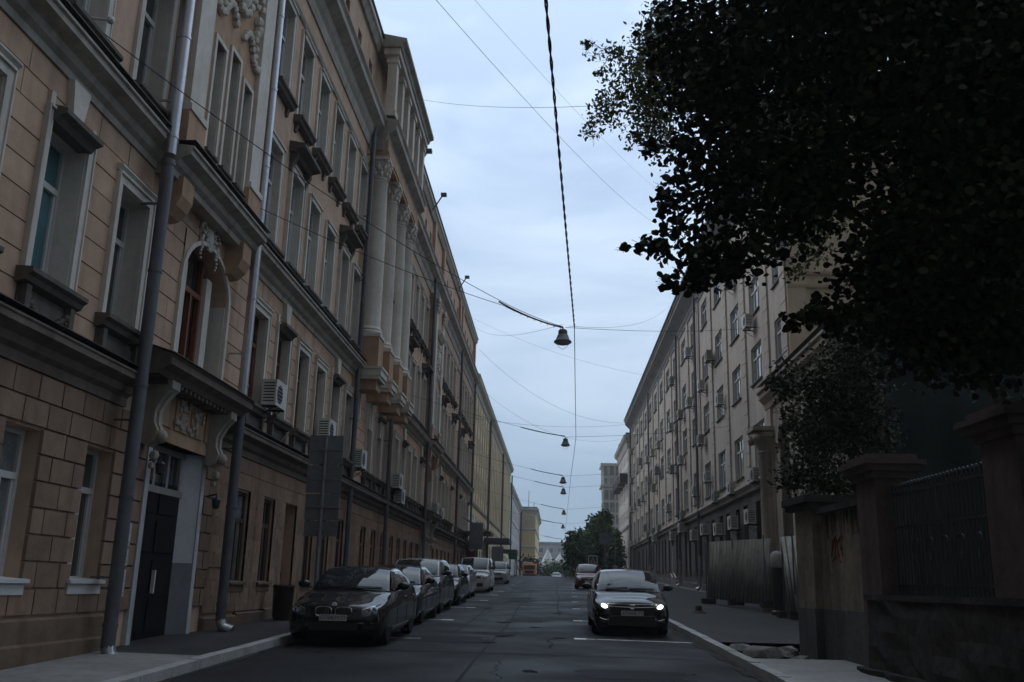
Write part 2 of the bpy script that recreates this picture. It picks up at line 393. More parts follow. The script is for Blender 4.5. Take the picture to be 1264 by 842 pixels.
def rosette_relief(mb, F, u, v, s=1.0, w=.0):
    """plaster cartouche: oval shield, scrolls and hanging leaves"""
    mb.sphere(F.p(u, w + .05, v), .34 * s, 12, (.35, .8, 1.15) if not isinstance(F, FacY) else (.8, .35, 1.15))
    for q in range(14):
        a = 2 * math.pi * q / 14; mb.sphere(F.p(u + .36 * s * math.cos(a), w + .06, v + .46 * s * math.sin(a)), .085 * s, 6)
    for k in (-1, 1):
        for q in range(10):
            a = q * .62; rr = .26 * s * (1 - q * .075); mb.sphere(F.p(u + k * (.62 * s + rr * math.cos(a)), w + .06, v + .12 * s + rr * math.sin(a)), .075 * s * (1 - q * .04), 6)
        for q in range(7): mb.sphere(F.p(u + k * (.74 + .05 * math.sin(q * 1.7)) * s, w + .06, v - (.2 + .13 * q) * s), (.1 - .009 * q) * s, 6)
    for q in (-.2, 0, .2): mb.sphere(F.p(u + q * s, w + .08, v + (.58 - abs(q) * .4) * s), .12 * s, 6)
def corinthian(mb, c, z0, z1, r):
    """bell of the capital with two rows of leaves, volutes and an abacus"""
    h = z1 - z0; x, y = c
    mb.lathe([(r * 1.0, 0), (r * 1.12, .02 * h), (r * .95, .06 * h), (r * .98, .5 * h), (r * 1.2, .86 * h)], (x, y, z0), 16)
    for row, (zz, rr, n) in enumerate(((.28, 1.12, 10), (.55, 1.22, 10))):
        for k in range(n):
            a = 2 * math.pi * (k + .5 * row) / n
            mb.sphere((x + r * rr * math.cos(a), y + r * rr * math.sin(a), z0 + zz * h), r * .24, 6, (1, 1, 1.7))
            mb.sphere((x + r * (rr + .2) * math.cos(a), y + r * (rr + .2) * math.sin(a), z0 + (zz + .13) * h), r * .15, 6)
    for k in range(4):
        a = math.pi / 4 + math.pi / 2 * k
        mb.sphere((x + r * 1.5 * math.cos(a), y + r * 1.5 * math.sin(a), z0 + .8 * h), r * .3, 8)
    mb.box(x - r * 1.35, x + r * 1.35, y - r * 1.35, y + r * 1.35, z0 + .87 * h, z1)
# ================================================================ the long peach building on the left
LB = thing('long_building', 'long peach stucco building with white columns and moulded cornices on the left', 'building', (-7, 20, 0))
LBo = Vector((-7, 20, 0))
def lb(mb, name, m, smooth=False):
    mb.xf(lambda p: p - LBo); return mb.build(name, m, LB, smooth=smooth)
FL = Fac(-7.0, 1)
class FacRel(Fac):
    """same facade, but coordinates relative to the building root (for child instances)"""
    def p(s, u, w, v): return (s.X0 + s.side * w + 7, u - 20, v)
    def box(s, mb, u0, u1, w0, w1, v0, v1):
        a = s.X0 + s.side * w0 + 7; b = s.X0 + s.side * w1 + 7
        mb.box(min(a, b), max(a, b), u0 - 20, u1 - 20, v0, v1)
FLr = FacRel(-7.0, 1)
YEND = 76.6
WL = Windows(LB)
ops = []; planned = []
def plan(F, u, v, kind, w, h, **k):
    planned.append((F, u, v, kind, w, h, k)); ops.append((u - w / 2, u + w / 2, v, v + h))
bays = {'N': [14.1 - 2.15 * k for k in range(8)], 'B': [20.95 + 1.95 * k for k in range(6)], 'P': [34.4, 36.4, 38.4], 'C': [40.5 + 1.88 * k for k in range(5)],
        'D': [54.4 + 2.03 * k for k in range(5)], 'E': [66.4 + 2.1 * k for k in range(5)]}
for sec, us in bays.items():
    for k, u in enumerate(us):
        sill = max(1.5, .0235 * u + .85); top = 3.47 + max(0, (u - 40) * .004)
        if sec == 'B' and k == 2:      # brown service door in place of a window
            ops.append((u - .55, u + .55, .2, 3.5))
        else: plan(FLr, u, sill, 'ground', .92, top - sill, frame='white' if sec == 'N' else ('brown' if sec in 'PCD' else 'dark'), depth=.26 if sec == 'N' else .1)
        alt = (k % 2 == 1) if sec == 'N' else (k in (1, 4))
        plan(FLr, u, 5.42, 'key' if alt else 'simple', 1.02, 2.2, frame='white' if sec == 'N' else 'brown', depth=.32 if sec == 'N' else .2, pane=(GLASST if sec == 'N' and k == 1 else None))
        plan(FLr, u, 9.32, 'hood' if (alt and sec != 'N') else 'plain', 1.02, 2.58, depth=.3 if sec == 'N' else .2)
        plan(FLr, u, 13.4, 'plain', 1.0, 2.42, depth=.2)
# avant-corps bays: door recess, arched window, three narrow windows
AV = [(17.2, 14.8, 19.0), (51.05, 48.95, 52.75)]
for c, a, b in AV:
    gz = .0235 * c
    ops.append((c - 1.35, c + 1.05, gz - .3, 3.9)); ops.append((c - .95, c + 1.55, 5.5, 7.95))
wall = MB(); wall_sheet(wall, FL, -7, YEND, -.6, 17.6, ops, .36)
wall.quad((-7, -7, -.6), (-19, -7, -.6), (-19, -7, 21.4), (-7, -7, 21.4)); wall.quad((-7, YEND, -.6), (-19, YEND, -.6), (-19, YEND, 21.4), (-7, YEND, 21.4))
lb(wall, 'wall', STUC)
# rustication of the two lower floors, real blocks with open joints
gf, f2 = MB(), MB()
segs = [(-7, 14.75), (19.05, 31.6), (39.4, 48.9), (52.8, YEND)]
for a, b in segs + [(14.75, 19.05), (31.6, 39.4), (48.9, 52.8)]:
    st = max(.72, .0235 * (a + b) / 2 + .3)
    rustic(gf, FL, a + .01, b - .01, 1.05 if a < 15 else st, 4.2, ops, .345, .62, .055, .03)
for a, b in segs + [(14.75, 19.05), (48.9, 52.8)]:
    rustic(f2, FL, a + .01, b - .01, 4.86, 8.38, ops, .39, 1.0, .024, .022)
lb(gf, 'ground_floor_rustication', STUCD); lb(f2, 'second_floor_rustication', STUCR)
for a, b in segs + [(31.6, 39.4)]:
    s = a; pl = MB()
    while s < b - .05:
        e = min(s + 2.0, b); z = max(1.02, .0235 * e + .32) if a < 15 else .0235 * e + .34
        FL.prof(pl, [(0, -.6), (.16, -.6), (.16, z - .5 + .15), (.11, z - .32), (.11, z - .03), (.05, z), (0, z)], s, e); s = e
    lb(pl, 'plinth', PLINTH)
# belt cornices
LOW = [(0, 4.22), (.06, 4.22), (.06, 4.36), (.14, 4.42), (.17, 4.52), (.34, 4.6), (.34, 4.68), (.36, 4.7), (.36, 4.73), (0, 4.8)]
UPP = [(0, 8.38), (.06, 8.38), (.06, 8.5), (.14, 8.56), (.18, 8.66), (.36, 8.74), (.36, 8.83), (.4, 8.85), (.4, 8.89), (0, 8.97)]
c1, c2 = MB(), MB()
for a, b in ((-7, 14.7), (19.1, 48.85), (52.85, YEND)): c1 = MB(); FL.prof(c1, LOW, a, b); lb(c1, 'lower_belt_cornice', CORND)
for a, b in ((-7, 14.68), (19.12, 31.7), (39.3, 48.83), (52.87, YEND)): c2 = MB(); FL.prof(c2, UPP, a, b); lb(c2, 'upper_belt_cornice', CORN)
for a, b in ((14.7, 19.1), (48.85, 52.85)): c2 = MB(); FL.prof(c2, [(w + (.27 if w else 0), v - .06) for w, v in UPP], a, b); lb(c2, 'upper_belt_cornice', CORN)
_fl = lambda a, b, w, v: (lambda m: (FL.box(m, a, b, 0, w, v, v + .012), lb(m, 'flashing', TIN)))(MB())
#                                                 # tin flashings on the belts
for a, b in ((-7, 14.7), (19.1, 48.85), (52.85, YEND)): _fl(a, b, .385, 4.803)
for a, b in ((-7, 14.66), (19.14, 31.7), (39.3, 48.81), (52.89, YEND)): _fl(a, b, .425, 8.973)
for a, b in ((14.68, 19.12), (48.83, 52.87)): _fl(a, b, .7, 8.915)
# main cornice, frieze moulding, attic
MAIN = [(0, 16.95), (.05, 16.95), (.08, 17.12), (.08, 17.3), (.16, 17.42), (.22, 17.62), (.42, 17.75), (.5, 17.8), (.5, 18.02), (.58, 18.12), (.58, 18.17), (0, 18.4)]
for a, b in ((-7, 31.55), (39.45, YEND)): mc = MB(); FL.prof(mc, MAIN, a, b); lb(mc, 'main_cornice', CORN)
mc = MB(); FL.prof(mc, [(w + (.43 if w else 0), v) for w, v in MAIN], 31.55, 39.45); lb(mc, 'main_cornice', CORN)
for a, b in ((-7, 31.5), (39.5, YEND)): mc = MB(); FL.prof(mc, [(0, 16.12), (.05, 16.12), (.09, 16.2), (.09, 16.25), (0, 16.3)], a, b); lb(mc, 'frieze_moulding', CORN)
at = MB(); aops = [(u - .28, u + .28, 19.1, 20.1) for s in 'NBCDE' for u in bays[s]]
wall_sheet(at, FL, -7, YEND, 17.6, 21.35, aops, .2)
for u in [a for s in 'CDE' for a in (bays[s][0] - 1, bays[s][-1] + 1)]: FL.box(at, u - .3, u + .3, .001, .18, 18.4, 21.0)
lb(at, 'attic', STUC)
ac_ = MB(); FL.prof(ac_, [(0, 20.95), (.1, 20.95), (.2, 21.2), (.26, 21.25), (.26, 21.42), (0, 21.5)], -7, 31.5); lb(ac_, 'attic_cornice', CORN); ac_ = MB(); FL.prof(ac_, [(0, 20.95), (.1, 20.95), (.2, 21.2), (.26, 21.25), (.26, 21.42), (0, 21.5)], 39.5, YEND)
lb(ac_, 'attic_cornice', CORN)
for o in aops: ap = MB(); FL.box(ap, o[0], o[1], -.2, -.17, o[2], o[3]); lb(ap, 'attic_window', GLASS)
rf = MB(); rf.quad((-6.75, -7, 21.43), (-6.75, YEND, 21.43), (-13, YEND, 24), (-13, -7, 24)); rf.quad((-19, -7, 21.4), (-19, YEND, 21.4), (-13, YEND, 24), (-13, -7, 24))
lb(rf, 'roof', ROOF)
gut = MB(); gut.tube([(-6.72, -7, 21.52), (-6.72, YEND, 21.52)], .05, 6); lb(gut, 'eaves_gutter', TIN)
# ---- avant-corps: corbelled upper bay, pilasters, cartouche, arched window, portal
for ai, (c, a, b) in enumerate(AV):
    gz = .0235 * c; up = MB(); FA = Fac(-6.68, 1); cb_ = c - .2
    nops = [(cb_ + d - .24, cb_ + d + .24, 9.4, 11.7 + .25 * (d == 0)) for d in (-.82, 0, .82)]
    wall_sheet(up, FA, a, b, 8.9, 16.95, nops, .3)
    for q in (a, b): up.quad((-7, q, 8.9), (-6.68, q, 8.9), (-6.68, q, 16.95), (-7, q, 16.95))
    up.quad((-7, a, 8.9), (-7, b, 8.9), (-6.68, b, 8.9), (-6.68, a, 8.9))
    for q in (a + .42, b - .42): FA.box(up, q - .4, q + .4, .001, .14, 8.94, 9.6)        # pilaster pedestals
    lb(up, 'projecting_bay', STUCO if ai == 0 else STUC)
    for q in (a + .42, b - .42):
        ps = MB(); FA.box(ps, q - .33, q + .33, .001, .1, 9.7, 15.9); FA.box(ps, q - .4, q + .4, .001, .17, 9.6, 9.72)
        FA.box(ps, q - .36, q + .36, .001, .13, 15.9, 15.98); FA.box(ps, q - .42, q + .42, .001, .2, 16.6, 16.75)
        for k in range(5):
            for r in range(3): ps.sphere(FA.p(q - .3 + .15 * k, .12 + .03 * r, 16.08 + .2 * r), .11, 6)
        lb(ps, 'pilaster', TRIM)
    rl = MB(); rosette_relief(rl, FA, cb_, 13.6, 1.25)
    FA.prof(rl, [(0, 14.75), (.1, 14.75), (.3, 14.95), (.3, 15.05), (0, 15.15)], cb_ - 1.1, cb_ + 1.1)
    for s in (-1, 1):
        for q in range(12): rl.sphere(FA.p(cb_ + s * (.25 + .09 * q), .04, 12.55 + .25 * math.sin(q * .5)), .09, 6)
    lb(rl, 'plaster_cartouche', TRIM, True)
    nw = MB(); np_ = MB()
    for o in nops:
        FA.box(nw, o[0] - .09, o[0], .001, .04, o[2], o[3] + .09); FA.box(nw, o[1], o[1] + .09, .001, .04, o[2], o[3] + .09); FA.box(nw, o[0], o[1], .001, .04, o[3], o[3] + .09)
    for d in (-.82, 0, .82):
        WL.add(FacRel(-6.68, 1), cb_ + d, 9.4, 'narrow', .48, 2.3 + .25 * (d == 0), frame='dark', depth=.2)
    lb(nw, 'narrow_window_surrounds', TRIM)
    # quarter-round corbels carrying the bay
    for q in (a + .45, b - .45):
        cb = MB(); FL.prof(cb, [(0, 7.72), (.06, 7.68), (.2, 7.72), (.34, 7.86), (.42, 8.05), (.42, 8.4), (0, 8.4)], q - .25, q + .25)
        lb(cb, 'corbel', STUCO)
    # second floor arched window
    ar = MB(); hw = 1.2; uc = c + .3; z0, zs = 5.5, 7.05
    pts = [(-hw, zs)] + [(-hw * math.cos(math.pi * i / 16), zs + .88 * math.sin(math.pi * i / 16)) for i in range(17)] + [(hw, zs)]
    for i in range(1, len(pts) - 2):
        (p0, q0), (p1, q1) = pts[i], pts[i + 1]
        ar.add([FL.p(uc + p0, .03, q0), FL.p(uc + p1, .03, q1), FL.p(uc + p1, .03, 7.97), FL.p(uc + p0, .03, 7.97), FL.p(uc + p0, -.4, q0), FL.p(uc + p1, -.4, q1)], [(0, 1, 2, 3), (0, 4, 5, 1)])
    lb(ar, 'arch_spandrel', STUC)
    am = MB()
    outer = [(x * 1.1, z0 if i in (0,) else zs + (z - zs) * 1.1) for i, (x, z) in enumerate(pts)]
    for i in range(1, len(pts) - 2):
        (p0, q0), (p1, q1) = pts[i], pts[i + 1]; f = 1.09
        P = lambda x, z, w, k: FL.p(uc + x * k, w, zs + (z - zs) * k)
        am.add([P(p0, q0, .032, 1), P(p1, q1, .032, 1), P(p1, q1, .09, 1), P(p0, q0, .09, 1), P(p0, q0, .032, f), P(p1, q1, .032, f), P(p1, q1, .09, f), P(p0, q0, .09, f)],
               [(0, 1, 2, 3), (4, 7, 6, 5), (3, 2, 6, 7), (0, 4, 5, 1)])
    for s in (-1, 1): FL.box(am, uc + s * hw * 1.045 - .055, uc + s * hw * 1.045 + .055, .026, .09, 5.5, zs)
    for s in (-1, 1): FL.box(am, uc + s * (hw - .02) - .02, uc + s * (hw - .02) + .02, -.38, .02, 5.5, zs + .02)
    for s in (-1, 1): FL.box(am, uc + s * .66 - .14, uc + s * .66 + .14, -.36, -.16, 5.5, 7.5)     # white posts inside the arch
    lb(am, 'arch_surround', TRIM)
    fw = MB(); FL.box(fw, uc - .52, uc - .44, -.34, -.25, 5.5, 7.85); FL.box(fw, uc + .44, uc + .52, -.34, -.25, 5.5, 7.85); FL.box(fw, uc - .04, uc + .04, -.34, -.24, 5.5, 7.0)
    FL.box(fw, uc - .44, uc + .44, -.34, -.24, 7.0, 7.1); FL.box(fw, uc - .44, uc + .44, -.34, -.25, 5.5, 5.7)
    aw = lb(fw, 'arched_window', FRB)
    gp = MB(); FL.box(gp, uc - 1.2, uc + 1.2, -.4, -.35, 5.5, 7.95); gp.xf(lambda p: p - LBo); gp.build('pane', GLASS, aw)
    rl2 = MB(); rosette_relief(rl2, FL, c + .15, 8.12, .55, .02); lb(rl2, 'plaster_crest', TRIM, True)
    # portal: splayed white reveals with grey dado, lintel, frieze, scroll consoles, canopy
    d0, d1 = c - 1.35, c + 1.05; rv = MB(); F0 = FL; D = -.26
    for q, s in ((d0, 1), (d1, -1)):
        rv.cur = 0; o_ = .1 if s > 0 else .42; rv.quad(F0.p(q, .06, gz + 1.45), F0.p(q + s * o_, D, gz + 1.45), F0.p(q + s * o_, D, 3.9), F0.p(q, .06, 3.9))
        rv.cur = 1; rv.quad(F0.p(q, .06, gz - .3), F0.p(q + s * o_, D, gz - .3), F0.p(q + s * o_, D, gz + 1.45), F0.p(q, .06, gz + 1.45))
        rv.cur = 0; F0.box(rv, q - .16 if s > 0 else q + .002, q - .002 if s > 0 else q + .16, .002, .085, gz + .1, 3.88)
    rv.cur = 0; rv.quad(F0.p(d0, .06, 3.9), F0.p(d1, .06, 3.9), F0.p(d1 - .42, D, 3.9), F0.p(d0 + .1, D, 3.9))
    rv.quad(F0.p(d0, D, gz - .3), F0.p(d1, D, gz - .3), F0.p(d1, D, 3.9), F0.p(d0, D, 3.9))
    rv.xf(lambda p: p - LBo); rv.build('door_reveal', [mat('white door reveal paint', (.44, .44, .45), .7, noise=(2, .12), streak=.3), mat('grey dado paint', (.17, .17, .18), .7, noise=(2, .15))], LB)
    dr = MB(); FL.box(dr, d0 + .13, d1 - .13, D + .01, D + .07, gz - .2, 3.05)
    for k in range(4):
        for j in range(2): FL.box(dr, d0 + .22 + j * .9, d0 + .95 + j * .9, D + .07, D + .09, gz + .25 + k * .68, gz + .8 + k * .68)
    do = lb(dr, 'door', mat('black door paint', (.008, .008, .009), .6, spec=.15, noise=(3, .2)))
    tl = MB(); FL.box(tl, d0 + .13, d1 - .13, D + .01, D + .1, 3.05, 3.17); FL.box(tl, d0 + .13, d1 - .13, D + .01, D + .1, 3.78, 3.88)
    for k in range(4): u = d0 + .16 + k * (d1 - d0 - .62) / 3; FL.box(tl, u - .05, u + .05, D + .01, D + .095, 3.17, 3.78)
    tl.xf(lambda p: p - LBo); tl.build('transom_frame', mat('grey transom paint', (.24, .23, .22), .6, noise=(4, .15)), do)
    tg = MB(); FL.box(tg, d0 + .13, d1 - .13, D + .012, D + .03, 3.1, 3.85); tg.xf(lambda p: p - LBo); tg.build('transom_pane', GLASS, do)
    hn = MB(); FL.box(hn, d0 + 1.15, d0 + 1.19, D + .09, D + .15, gz + .9, gz + 1.3)
    hn.xf(lambda p: p - LBo); hn.build('handle', WHITE, do)
    hn = MB(); FL.box(hn, d0 + .4, d0 + .55, D + .0905, D + .095, gz + 1.3, gz + 1.48); hn.xf(lambda p: p - LBo); hn.build('white_door_notice', WHITE, do)
    po = MB(); FL.box(po, a + .35, b - .35, .002, .12, 3.9, 4.08); FL.box(po, a + .35, b - .35, .002, .1, 4.08, 4.8)
    for k in range(4):
        u0 = a + 1.0 + k * .75; FL.box(po, u0, u0 + .62, .1, .13, 4.16, 4.78)
    lb(po, 'portal_frieze', STUCO)
    og = MB()
    for q in range(46): og.sphere(FL.p(a + 1.75 + rnd.random() * 1.35, .14, 4.22 + rnd.random() * .48), .035 + rnd.random() * .04, 6)
    lb(og, 'frieze_ornament', CORN, True)
    for q in (a + .62, b - .62):
        cn = MB()
        pr = [(0, 3.75), (.1, 3.7), (.22, 3.78), (.27, 3.95), (.2, 4.1), (.2, 4.3), (.3, 4.5), (.4, 4.62), (.45, 4.66), (.45, 4.8), (0, 4.8)]
        FL.prof(cn, [(w + .1, v) for w, v in pr], q - .17, q + .17)
        FL.prof(cn, [(w + .14, v - .02) for w, v in pr[1:8]] + [(.1, 4.6), (.1, 3.8)], q - .06, q + .06)
        cn.sphere(FL.p(q, .38, 3.86), .12, 8); cn.sphere(FL.p(q, .3, 3.55), .09, 6); cn.sphere(FL.p(q, .27, 3.38), .06, 6)
        lb(cn, 'scroll_console', CORN, True)
    cp = MB(); FL.prof(cp, [(.1, 4.8), (.52, 4.8), (.58, 4.88), (.72, 4.96), (.72, 5.08), (.76, 5.12), (.06, 5.36), (0, 5.36), (0, 4.8)], a - .1, b - .05)
    k = a + .35
    while k < b - .35: FL.box(cp, k, k + .09, .15, .5, 4.73, 4.798); k += .2
    lb(cp, 'door_canopy', CORND)
    ct = MB(); FL.prof(ct, [(.0, 5.375), (.79, 5.13), (.79, 5.145), (0, 5.39)], a - .13, b - .02); lb(ct, 'canopy_flashing', TIN)
# brown service door in section B
u = bays['B'][2]; sd_ = MB(); FL.box(sd_, u - .55, u + .55, -.36, -.28, .3, 3.5)
for k in range(3):
    for j in (-1, 1): FL.box(sd_, u + j * .27 - .2, u + j * .27 + .2, -.28, -.255, .85 + k * .82, 1.5 + k * .82)
dd = lb(sd_, 'service_door', FRB); dh = MB(); FL.box(dh, u + .4, u + .44, -.26, -.2, 1.6, 1.8); dh.xf(lambda p: p - LBo); dh.build('handle', IRON, dd)
# ---- portico: pedestals on stepped corbels, four Corinthian columns, projecting entablature, open loggia
for q in (31.98, 34.2, 36.4, 38.45):
    cc = MB(); X = -6.66; r = .36
    cc.lathe([(r * 1.28, 10.0), (r * 1.3, 10.09), (r * 1.18, 10.14), (r * 1.22, 10.2), (r * 1.05, 10.27), (r, 10.33), (r * .99, 12.2), (r * .94, 14.2), (r * .85, 15.75), (r * .93, 15.8), (r * .84, 15.85)], (X, q, 0), 20)
    cc.box(X - .47, X + .47, q - .47, q + .47, 9.88, 10.0)
    o = lb(cc, 'column', TRIM, True)
    cq = MB(); corinthian(cq, (X, q), 15.86, 16.72, r * .84); cq.xf(lambda p: p - LBo); cq.build('capital', TRIM, o, smooth=True)
    pd = MB(); pd.box(-7, X + .44, q - .45, q + .45, 8.78, 9.88); pd.box(-7, X + .42, q - .4, q + .4, 8.0, 8.35)
    pd.xf(lambda p: p - LBo); pd.build('pedestal', STUCO, o)
    pc = MB(); pc.box(-7, X + .6, q - .58, q + .58, 8.47, 8.7); pc.box(-7, X + .55, q - .54, q + .54, 8.35, 8.47); pc.box(-7, X + .64, q - .62, q + .62, 8.7, 8.78)
    for s in (-.18, .18): pc.box(-7, -6.85, q + s - .09, q + s + .09, 7.0, 7.99)
    pc.xf(lambda p: p - LBo); pc.build('corbel', TRIM, o)
en = MB(); FL.box(en, 31.62, 39.3, .001, .66, 16.74, 17.4); FL.box(en, 31.6, 39.33, .001, .7, 16.86, 16.95)
lb(en, 'entablature', STUCO)
for k in range(6):
    lg = MB(); q = 31.85 + k * 1.46; lg.box(-6.55, -6.2, q - .2, q + .2, 18.4, 20.9); lg.box(-6.6, -6.15, q - .26, q + .26, 20.6, 20.75); lg.box(-6.6, -6.15, q - .26, q + .26, 18.4, 18.62); lb(lg, 'loggia_pillar', TRIM)
lg = MB(); FL.box(lg, 31.5, 39.5, .3, .9, 20.9, 21.15)
lb(lg, 'loggia_beam', TRIM)
lt = MB(); FL.prof(lt, [(0, 21.15), (.95, 21.15), (1.0, 21.3), (1.15, 21.36), (1.15, 21.5), (0, 21.75)], 31.4, 39.6); lb(lt, 'loggia_cornice', CORN)
# ---- downpipes
Z, P_ = 0, 1
DP = [(14.38, .55, .4), (19.18, .78, .4), (31.2, 1.1, .2), (37.6, 1.3, .3), (49.2 - .45, 1.6, .3), (64.7, 1.95, .25), (76.0, 2.25, .25)]
for q, z, w_ in DP:
    top = 17.7 if q != 37.6 else 8.0
    if q == 19.18: segs_ = [(z, 5.1, P_), (5.2, 8.3, Z), (8.3, 17.7, Z)]
    elif q == 14.38: segs_ = [(z, 4.2, P_), (4.2, 8.4, P_), (8.5, 17.7, Z)]
    else: segs_ = [(z, 8.4, P_), (8.4, top, P_)] if top > 9 else [(z, top, P_)]
    o = drain(LB, Fac(-7, 1), q, segs_, w=w_, r=.105 if q < 20 else .085)
    o.data.transform(Matrix.Translation(-LBo))
# ---- all planned windows
planned.sort(key=lambda t: t[1] if t[1] > 9.5 else 200 - t[1])
for F, u, v, kind, w, h, k in planned: WL.add(F, u, v, kind, w, h, **k)
WL.done()
# ================================================================ the street itself
def strip(name, m, xs, y0, y1, dz, step=2.0, kind='structure'):
    """a sheet following the road height; xs = [(x, extra z), ...]"""
    n = max(2, int((y1 - y0) / step) + 1); ys = SPAN(y0, y1, n); vs = []; fs = []; k = len(xs)
    for y in ys:
        for x, q in xs: vs.append((x, y, zr(y) + dz + q))
    for i in range(n - 1):
        for j in range(k - 1): fs.append((i * k + j, i * k + j + 1, (i + 1) * k + j + 1, (i + 1) * k + j))
    mb = MB().add(vs, fs); return tag(mb.build(name, m), kind=kind)
gy = [-60, -20] + SPAN(0, 120, 61) + [150, 200, 240, 300, 420, 700, 1200]
gm = MB(); gx = [-700, -60, -20, -7, -5, 3, 9, 20, 60, 700]
gm.add([(x, y, zr(y) - .06) for y in gy for x in gx], [(i * 10 + j, i * 10 + j + 1, i * 10 + 11 + j, i * 10 + 10 + j) for i in range(len(gy) - 1) for j in range(9)])
tag(gm.build('ground', EARTH), kind='structure')
ROADM = mat('road asphalt', (.022, .0212, .0212), .62, spec=.07, noise=(.3, .3), bump=(45, .5))
_t = ROADM.node_tree; _n = _t.nodes.new('ShaderNodeTexNoise'); _n.inputs['Scale'].default_value = .55; _n.inputs['Detail'].default_value = 6
_g = _t.nodes.new('ShaderNodeNewGeometry'); _t.links.new(_g.outputs['Position'], _n.inputs['Vector']); _r = _t.nodes.new('ShaderNodeMapRange'); _r.inputs[1].default_value = .38; _r.inputs[2].default_value = .62; _r.inputs[3].default_value = .5; _r.inputs[4].default_value = .68
_t.links.new(_n.outputs['Fac'], _r.inputs[0]); _t.links.new(_r.outputs[0], _t.nodes['Principled BSDF'].inputs['Roughness'])      # damp and dry areas
strip('road', ROADM, [(-5.1, 0), (-3.5, 0.004), (-.9, .02), (1.5, .006), (3.15, -.006)], -40, 420, 0, 1.5)
def side(x0, x1, y0, y1, name, m, dz): return strip(name, m, [(x0, 0), (x1, .02)] if x0 > 0 else [(x0, .02), (x1, 0)], y0, y1, dz)
side(-7.0, -5.24, -40, 14.6, 'sidewalk_left', SLAB, .125)
side(-7.9, -5.24, 14.6, 300, 'sidewalk_left', SIDEA, .12)
for x0, x1, n in ((-5.24, -5.05, 'kerb_left'), (3.1, 3.29, 'kerb_right')):
    kb = MB(); y = -40 if True else 0
    while y < 240:
        l = 1.0; j = rnd.uniform(-.006, .006)
        a, b = zr(y + .01), zr(y + l - .01)
        kb.add([(x0, y + .008, a - .1), (x1, y + .008, a - .1), (x1, y + l - .008, b - .1), (x0, y + l - .008, b - .1),
                (x0, y + .008, a + .135 + j), (x1, y + .008, a + .135 + j), (x1, y + l - .008, b + .135 + j), (x0, y + l - .008, b + .135 + j)],
               [(0, 3, 2, 1), (4, 5, 6, 7), (0, 1, 5, 4), (1, 2, 6, 5), (2, 3, 7, 6), (3, 0, 4, 7)]); y += l
    tag(kb.build(n, KERB), kind='structure')
side(3.29, 5.2, -40, 16.75, 'sidewalk_right', mat('pale concrete paving', (.29, .28, .27), .8, noise=(1.0, .16), bump=(30, .2)), .125)
side(3.29, 9.2, 20.2, 300, 'sidewalk_right', SIDEA, .12)
side(3.29, 9.2, 16.73, 20.25, 'dug_up_earth', mat('dark earth', (.05, .045, .04), .95, noise=(1.5, .35), bump=(14, .9)), -.03)
# paving joints on the pale slabs
jm = MB()
for x0, x1, yy in ((-6.95, -5.26, SPAN(2.0, 14.4, 20)), (3.3, 4.8, SPAN(4, 16.5, 9))):
    for y in yy:
        q = [zr(y) + .129 + (.02 * (-5.24 - x) / 1.76 if x < 0 else .02 * (x - 3.29) / 1.9) for x in (x0, x1)]; jm.quad((x0, y - .006, q[0]), (x1, y - .006, q[1]), (x1, y + .006, q[1]), (x0, y + .006, q[0]))
tag(jm.build('paving_joints', mat('paving joint', (.12, .115, .11), .9)), kind='structure')
# parking bays and thin lines
pm = MB()
def mark(x0, x1, y0, y1, dz=.0):
    X = lambda x, y: zr(y) + dz + np.interp(x, [-5, -3.5, -.9, 1.5, 3.05], [0, .004, .02, .006, -.006]) + .005
    n = max(1, int((x1 - x0) / .3)); xs = SPAN(x0, x1, n + 1)
    for i in range(n): pm.quad((xs[i], y0, X(xs[i], y0)), (xs[i + 1], y0, X(xs[i + 1], y0)), (xs[i + 1], y1, X(xs[i + 1], y1)), (xs[i], y1, X(xs[i], y1)))
for k, y in enumerate((21.4, 28, 35.3, 41.5, 47.9, 54.5, 61, 66.2, 71.2, 77)):
    x = .56 + .0155 * (y - 21.4); mark(x - .02, 3.0, y - .05, y + .05); mark(x - .13, x + .13, y - .17, y + .17)
for k, y in enumerate((20.4, 26.9, 34.2, 40.6, 47.4, 53.2, 60.7, 68.8, 76, 83)):
    mark(-4.95, -2.96, y - .05, y + .05); mark(-3.1, -2.77, y - .17, y + .17)
pl_ = pm.build('parking_marks', PAINT); tag(pl_, kind='structure')
# resurfaced strips, cracks and repairs in the asphalt
cr = MB(); pm = cr
for a, b, y, t in ((-4.6, -1.9, 17.6, .05), (-1.9, .2, 17.5, .04), (.2, 2.6, 17.55, .035), (-4.2, -.8, 22.4, .06), (-1.6, -.4, 34, .07), (-1.9, -.6, 29.6, .06)):
    mark(a, b, y - t, y + t * .4)
tag(cr.build('asphalt_joints', PATCHL), kind='structure')
cr = MB(); pm = cr
for k, (a, b, y0, y1) in enumerate(((-4.2, -1.4, 19.6, 21.2), (-1.7, -1.0, 21.8, 22.6), (.4, 1.9, 14.2, 15.4), (-2.4, .6, 11.2, 13.0), (-1.3, -.2, 26.5, 28.2), (-2.0, -.9, 39, 44))):
    for i in range(6): mark(a + .1 * math.sin(i * 2.1 + k), b + .15 * math.sin(i * 1.3 + k), y0 + (y1 - y0) * i / 6, y0 + (y1 - y0) * (i + 1) / 6)
tag(cr.build('asphalt_patches', PATCH), kind='structure')
cr = MB()
